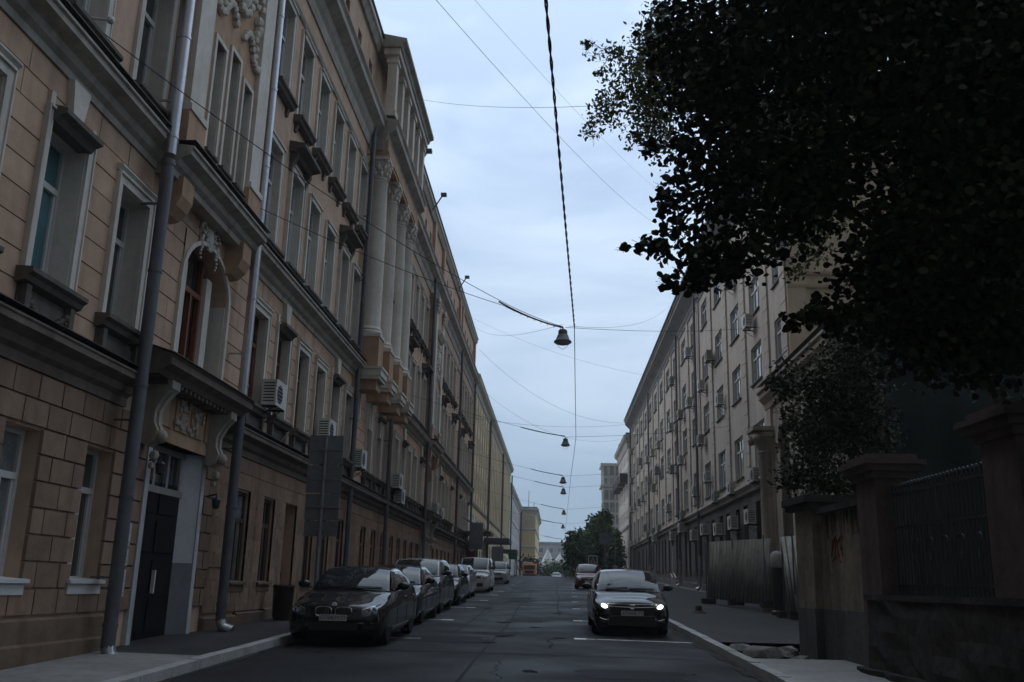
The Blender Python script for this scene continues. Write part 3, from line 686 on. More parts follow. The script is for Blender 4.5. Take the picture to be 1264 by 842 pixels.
for k in range(9):
    x = rnd.uniform(-2.5, 2); y = rnd.uniform(10, 40); pts = []
    for i in range(14): x += rnd.uniform(-.12, .12); y += rnd.uniform(.1, .35); pts.append((x, y, zr(y) + .012))
    for i in range(13):
        (x0, y0, z0), (x1, y1, z1) = pts[i], pts[i + 1]; cr.quad((x0 - .012, y0, z0 + .008), (x0 + .012, y0, z0 + .008), (x1 + .012, y1, z1 + .008), (x1 - .012, y1, z1 + .008))
tag(cr.build('road_cracks', mat('asphalt crack', (.008, .008, .008), .9), ), kind='structure')  # near-black thin strips drawn along the cracks
# sealed lengthwise seams, old oil spots and gutter silt
cr = MB(); pm = cr
for x, y0, y1, w in ((-1.25, 8, 60, .05), (.15, 30, 100, .06), (-2.3, 22, 75, .05)):
    y = y0
    while y < y1: mark(x + .05 * math.sin(y * .31) - w / 2, x + .05 * math.sin(y * .31) + w / 2, y, y + 1.01, .001); y += 1
tag(cr.build('sealed_seams', PATCH), kind='structure')
cr = MB()
for k in range(34):
    x, y, r = rnd.uniform(-4.4, 2.6), rnd.uniform(8, 44), rnd.uniform(.05, .28); z = zr(y) + np.interp(x, [-5, -3.5, -.9, 1.5, 3.05], [0, .004, .02, .006, -.006]) + .0075; a0 = rnd.random() * 6
    ring = [(x + r * (1 + .35 * math.sin(2 * q + a0)) * math.cos(q) * .7, y + r * (1 + .3 * math.sin(3 * q + a0)) * math.sin(q), z + .0235 * r * math.sin(q)) for q in [2 * math.pi * i / 14 for i in range(14)]]
    cr.add(ring, [tuple(range(14))])
tag(cr.build('oil_spots', mat('oil spot', (.010, .010, .0105), .75, spec=.03)), kind='structure')
cr = MB()
for x0, x1 in ((-5.04, -4.88), (2.86, 3.09)):
    y = 8
    while y < 90: w = rnd.uniform(.3, 1.0) * (x1 - x0); cr.quad((x0 if x0 < 0 else x1 - w, y, zr(y) + .007), (x0 + w if x0 < 0 else x1, y, zr(y) + .007), (x0 + w * .9 if x0 < 0 else x1, y + 1.2, zr(y + 1.2) + .007), (x0 if x0 < 0 else x1 - w * .9, y + 1.2, zr(y + 1.2) + .007)); y += 1.2
tag(cr.build('gutter_silt', mat('gutter silt', (.045, .042, .037), .95, noise=(3, .4))), kind='structure')
# ================================================================ grey office building on the right
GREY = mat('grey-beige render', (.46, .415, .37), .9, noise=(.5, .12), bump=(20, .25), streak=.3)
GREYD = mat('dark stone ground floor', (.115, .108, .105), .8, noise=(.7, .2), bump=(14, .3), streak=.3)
CREAM = mat('cream end wall render', (.58, .48, .35), .9, noise=(.5, .1), bump=(20, .2), streak=.25)
RB = thing('office_building', 'large grey office building with wide white-framed windows and dark eaves on the right', 'building', (9, 60, 0))
RBo = Vector((9, 60, 0))
def rb(mb, name, m, smooth=False): mb.xf(lambda p: p - RBo); return mb.build(name, m, RB, smooth=smooth)
FR = Fac(9.0, -1)
class FacRelR(Fac):
    def p(s, u, w, v): return (s.X0 + s.side * w - 9, u - 60, v)
    def box(s, mb, u0, u1, w0, w1, v0, v1):
        a = s.X0 + s.side * w0 - 9; b = s.X0 + s.side * w1 - 9; mb.box(min(a, b), max(a, b), u0 - 60, u1 - 60, v0, v1)
FRr = FacRelR(9.0, -1); WR = Windows(RB); rops = []; rw = []
RC = [37.3 + 4.85 * k for k in range(16)]
for k, u in enumerate(RC):
    for v, h in ((6.95, 2.0), (10.8, 1.72), (14.0, 1.68), (17.4, 1.6)):
        rops.append((u - 1.1, u + 1.1, v, v + h)); rw.append((u, v, 2.2, h))
gops = []
for u in RC:
    for d in (-1.0, 1.0):
        v = max(2.7, .0235 * u + 1.15) if u < 86 else 3.5
        gops.append((u + d - .55, u + d + .55, v, 5.55))
rwall = MB(); wall_sheet(rwall, FR, 36, 113.5, 6.2, 20.2, rops, .3); rb(rwall, 'wall', GREY)
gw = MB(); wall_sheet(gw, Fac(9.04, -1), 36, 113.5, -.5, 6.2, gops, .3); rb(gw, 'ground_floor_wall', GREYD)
ew = MB(); ew.quad((9, 36, -.5), (26, 36, -.5), (26, 36, 20.2), (9, 36, 20.2)); rb(ew, 'end_wall', CREAM); ew = MB(); ew.quad((9, 113.5, -.5), (26, 113.5, -.5), (26, 113.5, 20.2), (9, 113.5, 20.2)); rb(ew, 'far_end_wall', GREY)
FE = FacY(36.0, -1)
es = MB()
for v in (13.2, 13.75, 6.3): FE.prof(es, [(0, v), (.12, v + .05), (.16, v + .16), (0, v + .2)], 9, 26)
FE.prof(es, [(0, 19.6), (.2, 19.8), (.6, 20.2), (.6, 20.5), (0, 20.8)], 9, 26); FE.box(es, 8.98, 9.7, .002, .1, .5, 19.6)
rb(es, 'end_wall_string_courses', CREAM)
for k in range(17):
    ss = MB()
    u = RC[0] - 2.425 + 4.85 * k
    if k == 0: u = 36.45
    rustic(ss, FR, u - .42, u + .42, 6.6, 19.55, [], .62, 2.0, .085, .03)
    rb(ss, 'pilaster_strip', GREY)
rc = MB()
FR.prof(rc, [(0, 6.02), (.12, 6.05), (.12, 6.18), (.3, 6.3), (.3, 6.4), (.05, 6.55), (0, 6.55)], 36, 113.5)
rb(rc, 'belt_cornice', GREY)
r2 = MB(); FR.prof(r2, [(0, 19.55), (.06, 19.55), (.06, 19.8), (.14, 19.95), (.14, 20.1), (.3, 20.3), (.75, 20.75), (.75, 20.95), (.84, 21.05), (.84, 21.2), (0, 21.35)], 35.6, 113.9); rb(r2, 'eaves_cornice', mat('dark eaves', (.20, .19, .18), .8, noise=(1, .2), streak=.3))
rg = MB(); rg.tube([(8.1, 35.6, 21.28), (8.1, 113.9, 21.28)], .07, 8); rb(rg, 'eaves_gutter', ZINC)
rr = MB(); rr.quad((8.16, 35.6, 21.3), (8.16, 113.9, 21.3), (17, 113.9, 23.4), (17, 35.6, 23.4)); rr.quad((26, 35.6, 21.2), (26, 113.9, 21.2), (17, 113.9, 23.4), (17, 35.6, 23.4)); rb(rr, 'roof', ROOF)
rp_ = MB()
y = 36
while y < 113:
    z = zr(y); FR.prof(rp_, [(-.02, -.4), (.1, -.4), (.1, z + .55), (.06, z + .6), (-.02, z + .62)], y, y + 1.95); y += 1.95
rb(rp_, 'plinth', GREYD)
rl_ = MB()
for k in range(39):
    y = 36 + 2 * k; z = zr(y); FR.box(rl_, y, y + 1.97, .1, .34, z + .1, z + .26)
rb(rl_, 'plinth_ledge', KERB)
for q, t in ((59.3, 20.0), (68.8, 20.0), (90.5, 20.0), (112.8, 20)):
    z = zr(q) + .45; o = drain(RB, Fac(9, -1), q, [(z, 3.6 if q < 80 else 4, 0), (3.7, t, 1)], w=.24, r=.085); o.data.transform(Matrix.Translation(-RBo))
for u, v, w, h in rw: WR.add(FRr, u, v, 'office', w, h, side=-1, depth=.14, pane=None if rnd.random() < .6 else GLASSB)
_g = 0
for a, b, c, d in gops:
    WR.add(FacRelR(9.04, -1), (a + b) / 2, c, 'ground', b - a, d - c, side=-1, frame='dark', depth=.26, pane=GLASS)
WR.done()
# ================================================================ low classical gatehouse in front of the office building
BEIGE = mat('weathered beige stone', (.36, .32, .27), .9, noise=(.8, .2), bump=(14, .4), streak=.45)
GH = thing('gatehouse', 'low weathered beige gatehouse with a corner column and arched niche, half hidden by shrubs', 'building', (7.9, 31, 0))
def gh(mb, name, m, smooth=False): mb.xf(lambda p: p - Vector((7.9, 31, 0))); return mb.build(name, m, GH, smooth=smooth)
FG = Fac(7.9, -1); g0, g1 = 26.6, 35.2
nich = [(28.4, 30.2, 3.0, 7.3), (31.8, 33.6, 3.0, 7.3)]
m_ = MB(); wall_sheet(m_, FG, g0, g1, -.3, 8.95, nich, .35); m_.quad((7.9, g0, -.3), (16, g0, -.3), (16, g0, 8.95), (7.9, g0, 8.95)); m_.quad((7.9, g1, -.3), (9, g1, -.3), (9, g1, 8.95), (7.9, g1, 8.95))
gh(m_, 'wall', BEIGE)
m_ = MB()
for a, b, c, d in nich:
    FG.box(m_, a, b, -.35, -.3, c, d)
gh(m_, 'niche_panes', GLASS)
m_ = MB()
for a, b, c, d in nich:
    n = 12; cx_ = (a + b) / 2; r = (b - a) / 2
    for i in range(n):
        p0, p1 = math.pi * i / n, math.pi * (i + 1) / n
        m_.add([FG.p(cx_ + r * k * math.cos(p), w, 6.7 + r * k * .75 * math.sin(p)) for p in (p0, p1) for k in (1.0, 1.25) for w in (.002, .1)], [(1, 3, 7, 5), (0, 1, 5, 4), (2, 6, 7, 3)])
        FG_ = [FG.p(cx_ + r * math.cos(p), .003, 6.7 + r * .75 * math.sin(p)) for p in (p0, p1)]
        m_.quad(FG_[0], FG_[1], FG.p(cx_ + r * math.cos(p1), .003, 7.35), FG.p(cx_ + r * math.cos(p0), .003, 7.35))
    FG.box(m_, cx_ - .14, cx_ + .14, .004, .16, 7.2, 7.6)
    for q in (a, b): FG.box(m_, q - .2, q + .2, .005, .08, 1.2, 6.7); FG.box(m_, q - .25, q + .25, .005, .14, 6.6, 6.75)
gh(m_, 'arch_mouldings', BEIGE)
m_ = MB(); FG.prof(m_, [(0, 8.2), (.08, 8.2), (.12, 8.4), (.3, 8.6), (.3, 8.75), (.38, 8.82), (.38, 8.9), (0, 9.05)], g0 - .3, g1 + .3); FacY(g0).prof(m_, [(0, 8.2), (.08, 8.2), (.12, 8.4), (.3, 8.6), (.3, 8.75), (.38, 8.82), (.38, 8.9), (0, 9.05)], 7.62, 16)
for q in (g0 + .25, 31.0, g1 - .3): FG.box(m_, q - .3, q + .3, .003, .09, .5, 8.15)
FacY(g0).box(m_, 8.1, 8.6, .003, .1, .5, 8.15)
gh(m_, 'cornice', BEIGE)
m_ = MB(); m_.quad((7.5, g0 - .4, 9.06), (7.5, g1 + .3, 9.06), (11, g1 + .3, 10.0), (11, g0 - .4, 10.0)); gh(m_, 'roof', TIN)
m_ = MB(); m_.lathe([(.40, .7), (.40, 1.2), (.33, 1.35), (.31, 1.5), (.30, 3.5), (.27, 6.5), (.31, 6.55), (.28, 6.6)], (7.72, 35.0, 0), 18); o = gh(m_, 'column', BEIGE, True)
m_ = MB(); m_.lathe([(.28, 6.6), (.36, 6.8), (.5, 7.05), (.56, 7.1), (.56, 7.25), (.45, 7.3)], (7.72, 35.0, 0), 18); m_.box(7.12, 8.32, 34.4, 35.6, 7.3, 7.45)
for a in (-1, 1):
    for b in (-1, 1): m_.sphere((7.72 + a * .45, 35.0 + b * .45, 7.02), .16, 8)
m_.xf(lambda p: p - Vector((7.9, 31, 0))); m_.build('capital', BEIGE, o, smooth=True)
# ================================================================ netted scaffold on the right
NET = mat('green scaffold netting', (.019, .027, .024), .9, noise=(1.4, .25))
m_ = MB(); n = 60; vs = []; 
for i in range(n + 1):
    x = 8.5 + 11 * i / n
    for j in range(25):
        z = .3 + 10.5 * j / 24; vs.append((x, 24.6 + .08 * math.sin(x * 5.2) + .05 * math.sin(x * 2.3 + z) - .1 * math.sin(j * math.pi / 3), z))
m_.add(vs, [(i * 25 + j, (i + 1) * 25 + j, (i + 1) * 25 + j + 1, i * 25 + j + 1) for i in range(n) for j in range(24)])
sc_ = thing('scaffold', 'dark green netted scaffold rising behind the fence and its iron railings', 'scaffold', (8.5, 24.6, .3))
m_.xf(lambda p: p - Vector((8.5, 24.6, .3))); m_.build('netting', NET, sc_, smooth='all')
m_ = MB()
for i in range(8): m_.tube([(.02 + 1.5 * i, .25, 0), (.02 + 1.5 * i, .25, 11.2)], .035, 6)
for j in range(6): m_.tube([(0, .25, .2 + 2 * j), (10.9, .25, .2 + 2 * j)], .03, 6)
m_.build('poles', DPIPE, sc_)
# ================================================================ fence: piers, plastered wall, low stone wall, iron railings
PIER = mat('pinkish stained stone', (.11, .082, .074), .9, noise=(.9, .25), bump=(14, .5), streak=.5)
ROUGH = mat('dark rubble stone', (.05, .045, .04), .95, noise=(1.6, .4), bump=(7, 1.0), streak=.3)
PLASW = mat('stained yellow plaster', (.19, .165, .122), .92, noise=(1.1, .4), bump=(12, .5), streak=.75)
PLASG = mat('grey cement dado', (.10, .096, .09), .92, noise=(1.3, .25), bump=(12, .5), streak=.4)
def fx(y): return 4.72 + (17 - y) * .045     # the fence runs at a slight angle to the kerb
def slab(mb, y0, y1, d0, d1, z0, z1, jit=0):
    ys = SPAN(y0, y1, 2 if not jit else 48); zs = SPAN(z0, z1, 2 if not jit else 9); k = len(zs)
    P = [(fx(y) - d0 + (rnd.uniform(-jit, jit) if jit else 0), y, z) for y in ys for z in zs]; Q = [(fx(y) + d1, y, z) for y in ys for z in zs]
    N = len(P); fs = []
    for i in range(len(ys) - 1):
        for j in range(k - 1): fs += [(i * k + j, i * k + j + 1, (i + 1) * k + j + 1, (i + 1) * k + j), (N + i * k + j, N + (i + 1) * k + j, N + (i + 1) * k + j + 1, N + i * k + j + 1)]
    for i in range(len(ys) - 1):
        for j, s in ((0, 0), (k - 1, 0)): fs.append((i * k + j, (i + 1) * k + j, N + (i + 1) * k + j, N + i * k + j))
    for j in range(k - 1):
        for i in (0, len(ys) - 1): fs.append((i * k + j, i * k + j + 1, N + i * k + j + 1, N + i * k + j))
    mb.add(P + Q, fs)
FN = thing('fence', 'old stone fence with pinkish piers, iron railings and a rough low wall on the right', 'fence', (4.5, 11, 0))
FNo = Vector((4.5, 11, 0))
def fn_(mb, name, m, par=FN, smooth=False): mb.xf(lambda p: p - FNo); return mb.build(name, m, par, smooth=smooth)
for i, (a, b, zt) in enumerate(((14.64, 15.43, 3.32), (10.48, 11.29, 3.34), (6.0, 6.9, 3.36))):
    m_ = MB(); slab(m_, a, b, .0, .52, 0, zt); o = fn_(m_, 'pier', PIER)
    m_ = MB(); slab(m_, a - .06, b + .06, .06, .58, zt, zt + .1); slab(m_, a - .14, b + .14, .14, .66, zt + .1, zt + .2); slab(m_, a - .2, b + .2, .2, .72, zt + .2, zt + .27)
    slab(m_, a - .1, b + .1, .1, .62, zt + .27, zt + .36); fn_(m_, 'cap', PIER if i != 1 else PIER, o)
m_ = MB(); slab(m_, -2, 14.95, .12, .7, -.2, 1.52, .045); slab(m_, -2, 14.97, .16, .72, 1.52, 1.6); fn_(m_, 'low_wall', ROUGH)
m_ = MB(); slab(m_, -2, 15.3, .26, .1, -.2, .55, .05); fn_(m_, 'rough_footing', ROUGH)
for a, b in ((11.31, 14.62), (6.92, 10.46), (1.6, 5.98)):
    m_ = MB(); y = a + .06
    while y < b:
        x = fx(y) + .25; m_.box(x - .013, x + .013, y - .013, y + .013, 1.6, 3.13); m_.sphere((x, y, 3.16), .03, 6, (1, 1, 1.8)); y += .115
    for z in (1.72, 2.55, 3.04):
        ya, yb = a, b; m_.loft([[(fx(ya) + .235, ya, z), (fx(ya) + .265, ya, z), (fx(ya) + .265, ya, z + .035), (fx(ya) + .235, ya, z + .035)], [(fx(yb) + .235, yb, z), (fx(yb) + .265, yb, z), (fx(yb) + .265, yb, z + .035), (fx(yb) + .235, yb, z + .035)]])
    k = a + .3
    while k < b - .3:           # scrolled ornaments between the bars
        m_.tube([(fx(k) + .25, k + .16 * math.cos(q * .52) * (1 - q * .05), 2.2 + .22 * math.sin(q * .52) * (1 - q * .04)) for q in range(13)], .011, 5); k += .46
    fn_(m_, 'iron_railing', IRON)
PW = thing('plastered_wall', 'yellowish plastered wall with red graffiti and black streaks, left of the iron fence', 'wall', (4.75, 16.6, .4))
PWo = Vector((4.75, 16.6, .4))
m_ = MB(); slab(m_, 15.44, 17.74, -.12, .5, 1.33, 2.98); slab(m_, 17.74, 18.76, .02, .5, 1.33, 3.1); m_.xf(lambda p: p - PWo); m_.build('plaster', PLASW, PW)
m_ = MB(); slab(m_, 15.44, 17.74, -.1, .52, 0, 1.33); slab(m_, 17.74, 18.78, .04, .52, 0, 1.33); m_.xf(lambda p: p - PWo); m_.build('dado', PLASG, PW)
m_ = MB(); slab(m_, 15.44, 17.6, .0, .6, 2.98, 3.08); slab(m_, 17.55, 18.9, .16, .66, 3.1, 3.2); slab(m_, 17.5, 18.95, .22, .72, 3.2, 3.33); m_.xf(lambda p: p - PWo); m_.build('coping', ROUGH, PW)
m_ = MB()
for i in range(46):           # tar-black drips running from the coping, each its own length
    y = 15.6 + 2.0 * rnd.random(); l = rnd.uniform(.08, .5) ; w = rnd.uniform(.008, .03)
    slab(m_, y, y + w, -.116, .2, 2.97 - l, 2.97)
m_.xf(lambda p: p - PWo); m_.build('tar_drips', mat('tar drips', (.03, .028, .026), .9), PW)
m_ = MB()
for st in ([(0, 0), (.1, .3), (.05, .1), (.22, .34), (.16, -.04)], [(.28, .3), (.2, .1), (.36, -.02), (.3, .22), (.42, .3)], [(.02, -.08), (.2, .02), (.42, -.1)], [(.46, .1), (.4, .3), (.5, .34), (.5, 0)]):
    m_.tube([(fx(17.1 - a * 1.1) + .114, 17.15 - a * 1.1, 2.22 + b) for a, b in st], .013, 5)
m_.xf(lambda p: p - PWo); m_.build('graffiti', mat('red spray paint', (.17, .035, .03), .8), PW)
# ================================================================ corrugated hoarding on the pavement
CORR = mat('weathered corrugated sheet', (.38, .37, .33), .65, .1, noise=(1.6, .3), streak=.6)
CORR_SHADE = mat('painted rib shading', (.12, .115, .10), .8, noise=(2.2, .35), streak=.5)  # darker sheet colour that paints rib shading onto the corrugation
def hoarding(p0, p1, h, lab, waves, lean=.0):
    p0, p1 = Vector((*p0, 0)), Vector((*p1, 0)); L = (p1 - p0).length; d = (p1 - p0).normalized(); nrm = Vector((-d.y, d.x, 0)); z0 = zr(p0.y) + .13
    t = thing('hoarding', lab, 'hoarding', (p0.x, p0.y, z0), 0, 'corrugated hoarding panels')
    n = waves * 8; vs = []
    for i in range(n + 1):
        s = i / n; ph = (i % 8) / 8; off = .085 * max(-1, min(1, 1.5 * math.sin(2 * math.pi * ph)))
        for j, z in enumerate((.22, h)):
            q = d * (s * L + lean * (z - .2) * .34 * (.4 + .6 * math.sin(math.pi * s))) + nrm * (off + .03 * math.sin(s * 9 + j)); vs.append((q.x, q.y, z + (p1.y - p0.y) * .0235 * s))
    m = MB().add(vs, [(2 * i, 2 * i + 2, 2 * i + 3, 2 * i + 1) for i in range(n)])
    m.mi = [1 if (i % 8) in (4, 5, 6) else 0 for i in range(n)]  # shading stripes put into the colour by position on the rib
    o = m.build('corrugated_sheet', [CORR, CORR_SHADE], t, smooth='all'); o.modifiers.new('thickness', 'SOLIDIFY').thickness = .012
    for s in (.02, .5, .98):
        q = d * (s * L); f = MB(); f.tube([(q.x - nrm.x * .07, q.y - nrm.y * .07, .0), (q.x - nrm.x * .07, q.y - nrm.y * .07, h)], .025, 6); f.build('post', DPIPE, t)
        f = MB(); f.box(q.x - .28, q.x + .28, q.y - .2, q.y + .2, .0, .2); f.build('concrete_foot', ROUGH, t)
hoarding((6.25, 40.4), (7.35, 33.9), 2.45, 'long panel of pale corrugated sheet standing on concrete feet below the white air conditioners', 18, 1)
hoarding((7.1, 30.4), (7.22, 28.1), 2.45, 'narrow panel of pale corrugated sheet next to the plastered graffiti wall', 5, -1)
pp = thing('bollard', 'tall black round post with a grey cap standing between the two corrugated panels', 'post', (7.25, 32.0, zr(32.0) + .12))
m_ = MB(); m_.lathe([(.26, 0), (.26, .12), (.2, .16), (.2, 1.5)], n=16); m_.build('shaft', IRON, pp, smooth=True)
m_ = MB(); m_.lathe([(.21, 1.5), (.23, 1.55), (.23, 1.9), (.15, 2.0), (.02, 2.04)], n=16); m_.build('cap', KERB, pp, smooth=True)
# rubble by the dug-up pavement
RU = mat('broken concrete', (.2, .19, .18), .95, noise=(4, .3), bump=(20, .6))
for i, (x, y, s, lab) in enumerate(((3.95, 18.6, .34, 'large broken concrete chunk lying in the dug-up pavement'), (4.4, 19.4, .24, 'small broken concrete chunk at the back of the dug-up pavement'), (4.35, 17.6, .2, 'broken concrete chunk close to the foot of the graffiti wall'), (3.65, 19.7, .22, 'flat broken concrete chunk near the kerb edge'))):
    m_ = MB(); bm = bmesh.new(); bmesh.ops.create_icosphere(bm, subdivisions=2, radius=s)
    m_.add([(v.co.x * 1.4 + rnd.uniform(-.06, .06), v.co.y + rnd.uniform(-.06, .06), max(-.05, v.co.z * .6 + rnd.uniform(-.05, .05))) for v in bm.verts], [tuple(v.index for v in f.verts) for f in bm.faces]); bm.free()
    tag(m_.build('concrete_chunk', RU, None, (x, y, zr(y) - .02)), lab, 'rubble', 'broken concrete in the dug-up pavement')
st = MB(); st.lathe([(.24, 0), (.22, .03), (.12, .08), (.1, .22), (.075, .24), (.0, .25)], n=14)
tag(st.build('post_stump', mat('rusted iron', (.05, .035, .03), .8, .2, noise=(9, .4)), None, (4.67, 32.1, zr(32.1) + .125), smooth=True), 'dark cut-off post stump on the asphalt pavement behind the black sedan', 'stump')
# ================================================================ buildings further down the street
def far_block(name, lab, x0, x1, y0, y1, ztop, m, trim, faces, belts, floors, z0=-1.0, roof=True, wm=GLASS, wsz=(1.1, 1.8), cap=None):
    """block with real window recesses; faces: list of (plane, sp) e.g. ('W',3.0) ; each window a part"""
    t = thing(name, lab, 'building', (x0, y0, 0)); o_ = Vector((x0, y0, 0)); wcount = 0; rest = MB(); trims = MB(); wl = MB(); pil = MB()
    mesh_cache = {}
    for pl, sp in faces:
        F, a, b = {'W': (Fac(x0, -1), y0, y1), 'E': (Fac(x1, 1), y0, y1), 'S': (FacY(y0, -1), x0, x1)}[pl]
        n = max(1, int((b - a) / sp)); ops_ = []
        for i in range(n):
            u = a + (b - a) * (i + .5) / n
            for v, h in floors: ops_.append((u - wsz[0] / 2, u + wsz[0] / 2, v, v + h))
        wall_sheet(wl, F, a, b, z0, ztop, ops_, .05)
        for o in ops_:
            tgt = rest if wcount >= 100 else MB()
            F.box(tgt, o[0], o[1], -.05, -.035, o[2], o[3]) if wcount >= 100 else None
            if wcount < 100:
                w_, h_ = round(o[1] - o[0], 3), round(o[3] - o[2], 3); key = (pl, w_, h_)
                if key not in mesh_cache:
                    G = {'W': Fac(0, -1), 'E': Fac(0, 1), 'S': FacY(0, -1)}[pl]; f, p_ = MB(), MB()
                    for q in (-w_ / 2, w_ / 2 - .08, -.04): G.box(f, q, q + .08, -.04, -.012, 0, h_)
                    G.box(f, -w_ / 2, w_ / 2, -.04, -.014, h_ * .6, h_ * .6 + .08); G.box(f, -w_ / 2, w_ / 2, -.04, -.014, 0, .08); G.box(f, -w_ / 2, w_ / 2, -.04, -.014, h_ - .08, h_)
                    G.box(p_, -w_ / 2, w_ / 2, -.05, -.03, 0, h_); mesh_cache[key] = (f.mesh('window', FRW), p_.mesh('pane', wm))
                w = inst('window', mesh_cache[key][0], t, Vector(F.p((o[0] + o[1]) / 2, 0, o[2])) - o_); inst('pane', mesh_cache[key][1], w)
            wcount += 1
        for v in belts: F.prof(trims, [(0, v), (.1, v + .02), (.16, v + .2), (.16, v + .3), (0, v + .36)], a - .02, b + .02)
        F.prof(trims, [(0, ztop - .9), (.1, ztop - .9), (.18, ztop - .5), (.5, ztop - .25), (.5, ztop), (.58, ztop + .08), (0, ztop + .25)], a - .3, b + .3)
        if cap:
            for i in range(n + 1): pil = MB(); u = a + (b - a) * i / n; F.box(pil, u - cap[0] / 2, u + cap[0] / 2, .002, .1, cap[1], cap[2]); pil.xf(lambda p: p - o_); pil.build('pilaster', cap[3], t)
    for p0, p1 in (((x0, y1), (x1, y1)), ((x1, y0), (x1, y1)), ((x0, y0), (x1, y0)), ((x0, y0), (x0, y1))):
        nm = {0: 'N', 1: 'E', 2: 'S', 3: 'W'}[[((x0, y1), (x1, y1)), ((x1, y0), (x1, y1)), ((x0, y0), (x1, y0)), ((x0, y0), (x0, y1))].index((p0, p1))]
        if nm not in [f[0] for f in faces]: wl.quad((*p0, z0), (*p1, z0), (*p1, ztop), (*p0, ztop))
    for mb, nme, mm in ((wl, 'wall', m), (trims, 'cornices', trim)):
        if mb.v: mb.xf(lambda p: p - o_); mb.build(nme, mm, t)
    if rest.v: rest.xf(lambda p: p - o_); tag(rest.build('distant_windows', wm, t), kind='stuff')
    r = MB(); r.box(x0 - .3, x1 + .3, y0 - .3, y1 + .3, ztop + .1, ztop + .4); r.xf(lambda p: p - o_); r.build('roof', ROOF, t)
    return t, o_
OCH = mat('ochre yellow render', (.76, .63, .42), .9, noise=(.6, .1), streak=.25)
OCHW = mat('yellow end building render', (.82, .66, .38), .9, noise=(.3, .08))
WHT = mat('white far render', (.58, .57, .55), .9, noise=(.3, .08))
PALE = mat('pale limewash trim', (.50, .48, .43), .9, noise=(.5, .1))
YB, yo = far_block('yellow_building', 'ochre yellow building with tall pale pilasters adjoining the far end of the peach building', -20, -7.0, 76.8, 143, 18.5, OCH, PALE, [('E', 2.7), ('S', 5)], [8.0], [(3.3, 2.2), (5.9, 1.5), (9.3, 2.0), (12.3, 2.0), (15.2, 1.5)], wsz=(1.4, 1.8), cap=(.42, 8.4, 17.5, mat('pale yellow pilaster', (.76, .69, .53), .9, noise=(.6, .1), streak=.2)))
for q in (94.0, 118.0, 142.6):
    o = drain(YB, Fac(-7, 1), q, [(3.5, 17.6, 1)], w=.35, r=.11, foot=False); o.data.transform(Matrix.Translation(-yo))
GB, go_ = far_block('pale_building', 'narrow pale grey building between the ochre building and the yellow end block', -20, -7.1, 145, 188, 16.3, WHT, WHT, [('E', 3.2), ('S', 5)], [6.0, 11.5], [(3.6, 1.8), (7, 2.0), (9.6, 1.4), (12.2, 2.0)])
o = drain(GB, Fac(-7.1, 1), 187.3, [(2.5, 15.6, 1)], w=.35, r=.16, foot=False); o.data.transform(Matrix.Translation(-go_))
EB, eo = far_block('yellow_end_block', 'yellow block with white bands standing at the end of the street behind the orange truck', -16, -4.0, 190, 232, 16.4, OCHW, WHT, [('S', 40), ('E', 6)], [5.8, 8.8, 12.2], [(13.2, 1.9)], wsz=(.9, 1.2))
for k in range(4): m_ = MB(); m_.box(-7.2 + k * .8, -6.75 + k * .8, 189.8, 189.99, 12.9, 15.0); m_.xf(lambda p: p - eo); m_.build('attic_pier', WHT, EB)
m_ = MB(); m_.tube([(-5.6, 196, 16.6), (-5.6, 196, 20.5)], .06, 5); m_.xf(lambda p: p - eo); m_.build('mast', DPIPE, EB); m_ = MB(); m_.tube([(-4.7, 205, 16.6), (-4.7, 205, 19.0)], .06, 5)
m_.xf(lambda p: p - eo); m_.build('mast', DPIPE, EB)
far_block('slab_building', 'wide pale grey block closing the view at the far end of the street', -40, 40, 400, 415, 19.0, mat('far grey render', (.6, .61, .62), .9, noise=(.05, .1)), WHT, [('S', 4)], [10, 14], [(4.5, 1.8), (7.8, 1.8), (11.2, 1.8), (15, 1.8)], wsz=(1.8, 1.8))
# white church with two tent spires
ch = thing('church', 'small white church with two pointed tent spires in front of the grey far block', 'church', (-2, 342, 0)); W2 = mat('church white', (.75, .75, .74), .8)
m_ = MB(); m_.box(-4, 8, 0, 12, -2, 8.2); m_.build('nave', W2, ch)
for x, zt, r in ((-.7, 15.0, 2.0), (3.6, 13.6, 1.9)):
    m_ = MB(); m_.lathe([(r, 8.0), (r, 9.6), (r * 1.1, 9.7), (r * 1.1, 9.9), (.3, zt - 1), (.12, zt - .6), (.3, zt - .3), (.02, zt)], (x, 0, 0), 8); m_.build('spire', W2, ch)
PINK = mat('pale pinkish render', (.68, .63, .59), .9, noise=(.4, .1), streak=.3)
PB, po_ = far_block('balcony_building', 'pale pinkish building with shaded balconies beyond the grey office building', 8.7, 22, 115, 134, 19.6, PINK, PALE, [('W', 2.4), ('S', 6)], [8.6, 18.2], [(4.3, 2.0), (9.6, 1.3), (12.2, 1.5), (14.5, 1.6), (16.6, 1.3)], wsz=(1.0, 1.5))
for k in range(4):
    y = 117.5 + 4.3 * k; m_ = MB(); m_.box(7.75, 8.7, y - 1.3, y + 1.3, 14.1, 14.3); m_.box(7.75, 7.83, y - 1.3, y + 1.3, 14.3, 15.2); m_.box(7.8, 8.7, y - 1.3, y - 1.22, 14.3, 15.2); m_.box(7.8, 8.7, y + 1.22, y + 1.3, 14.3, 15.2)
    m_.xf(lambda p: p - po_); m_.build('balcony', TIN, PB)
m_ = MB(); m_.box(8.7, 9.4, 132, 134, 19.9, 21.2); m_.xf(lambda p: p - po_); m_.build('chimney', CREAM, PB)
OT = thing('glazed_tower', 'narrow tower of glazed bays with pale frames beyond the balcony building', 'tower', (6.6, 134.5, 0))
m_ = MB(); m_.box(.05, 2.6, .05, 4.4, 0, 18.3); m_.build('panes', mat('pale bay glass', (.42, .45, .47), .1, spec=1.0, ior=1.7, noise=(.8, .3)), OT)
m_ = MB()
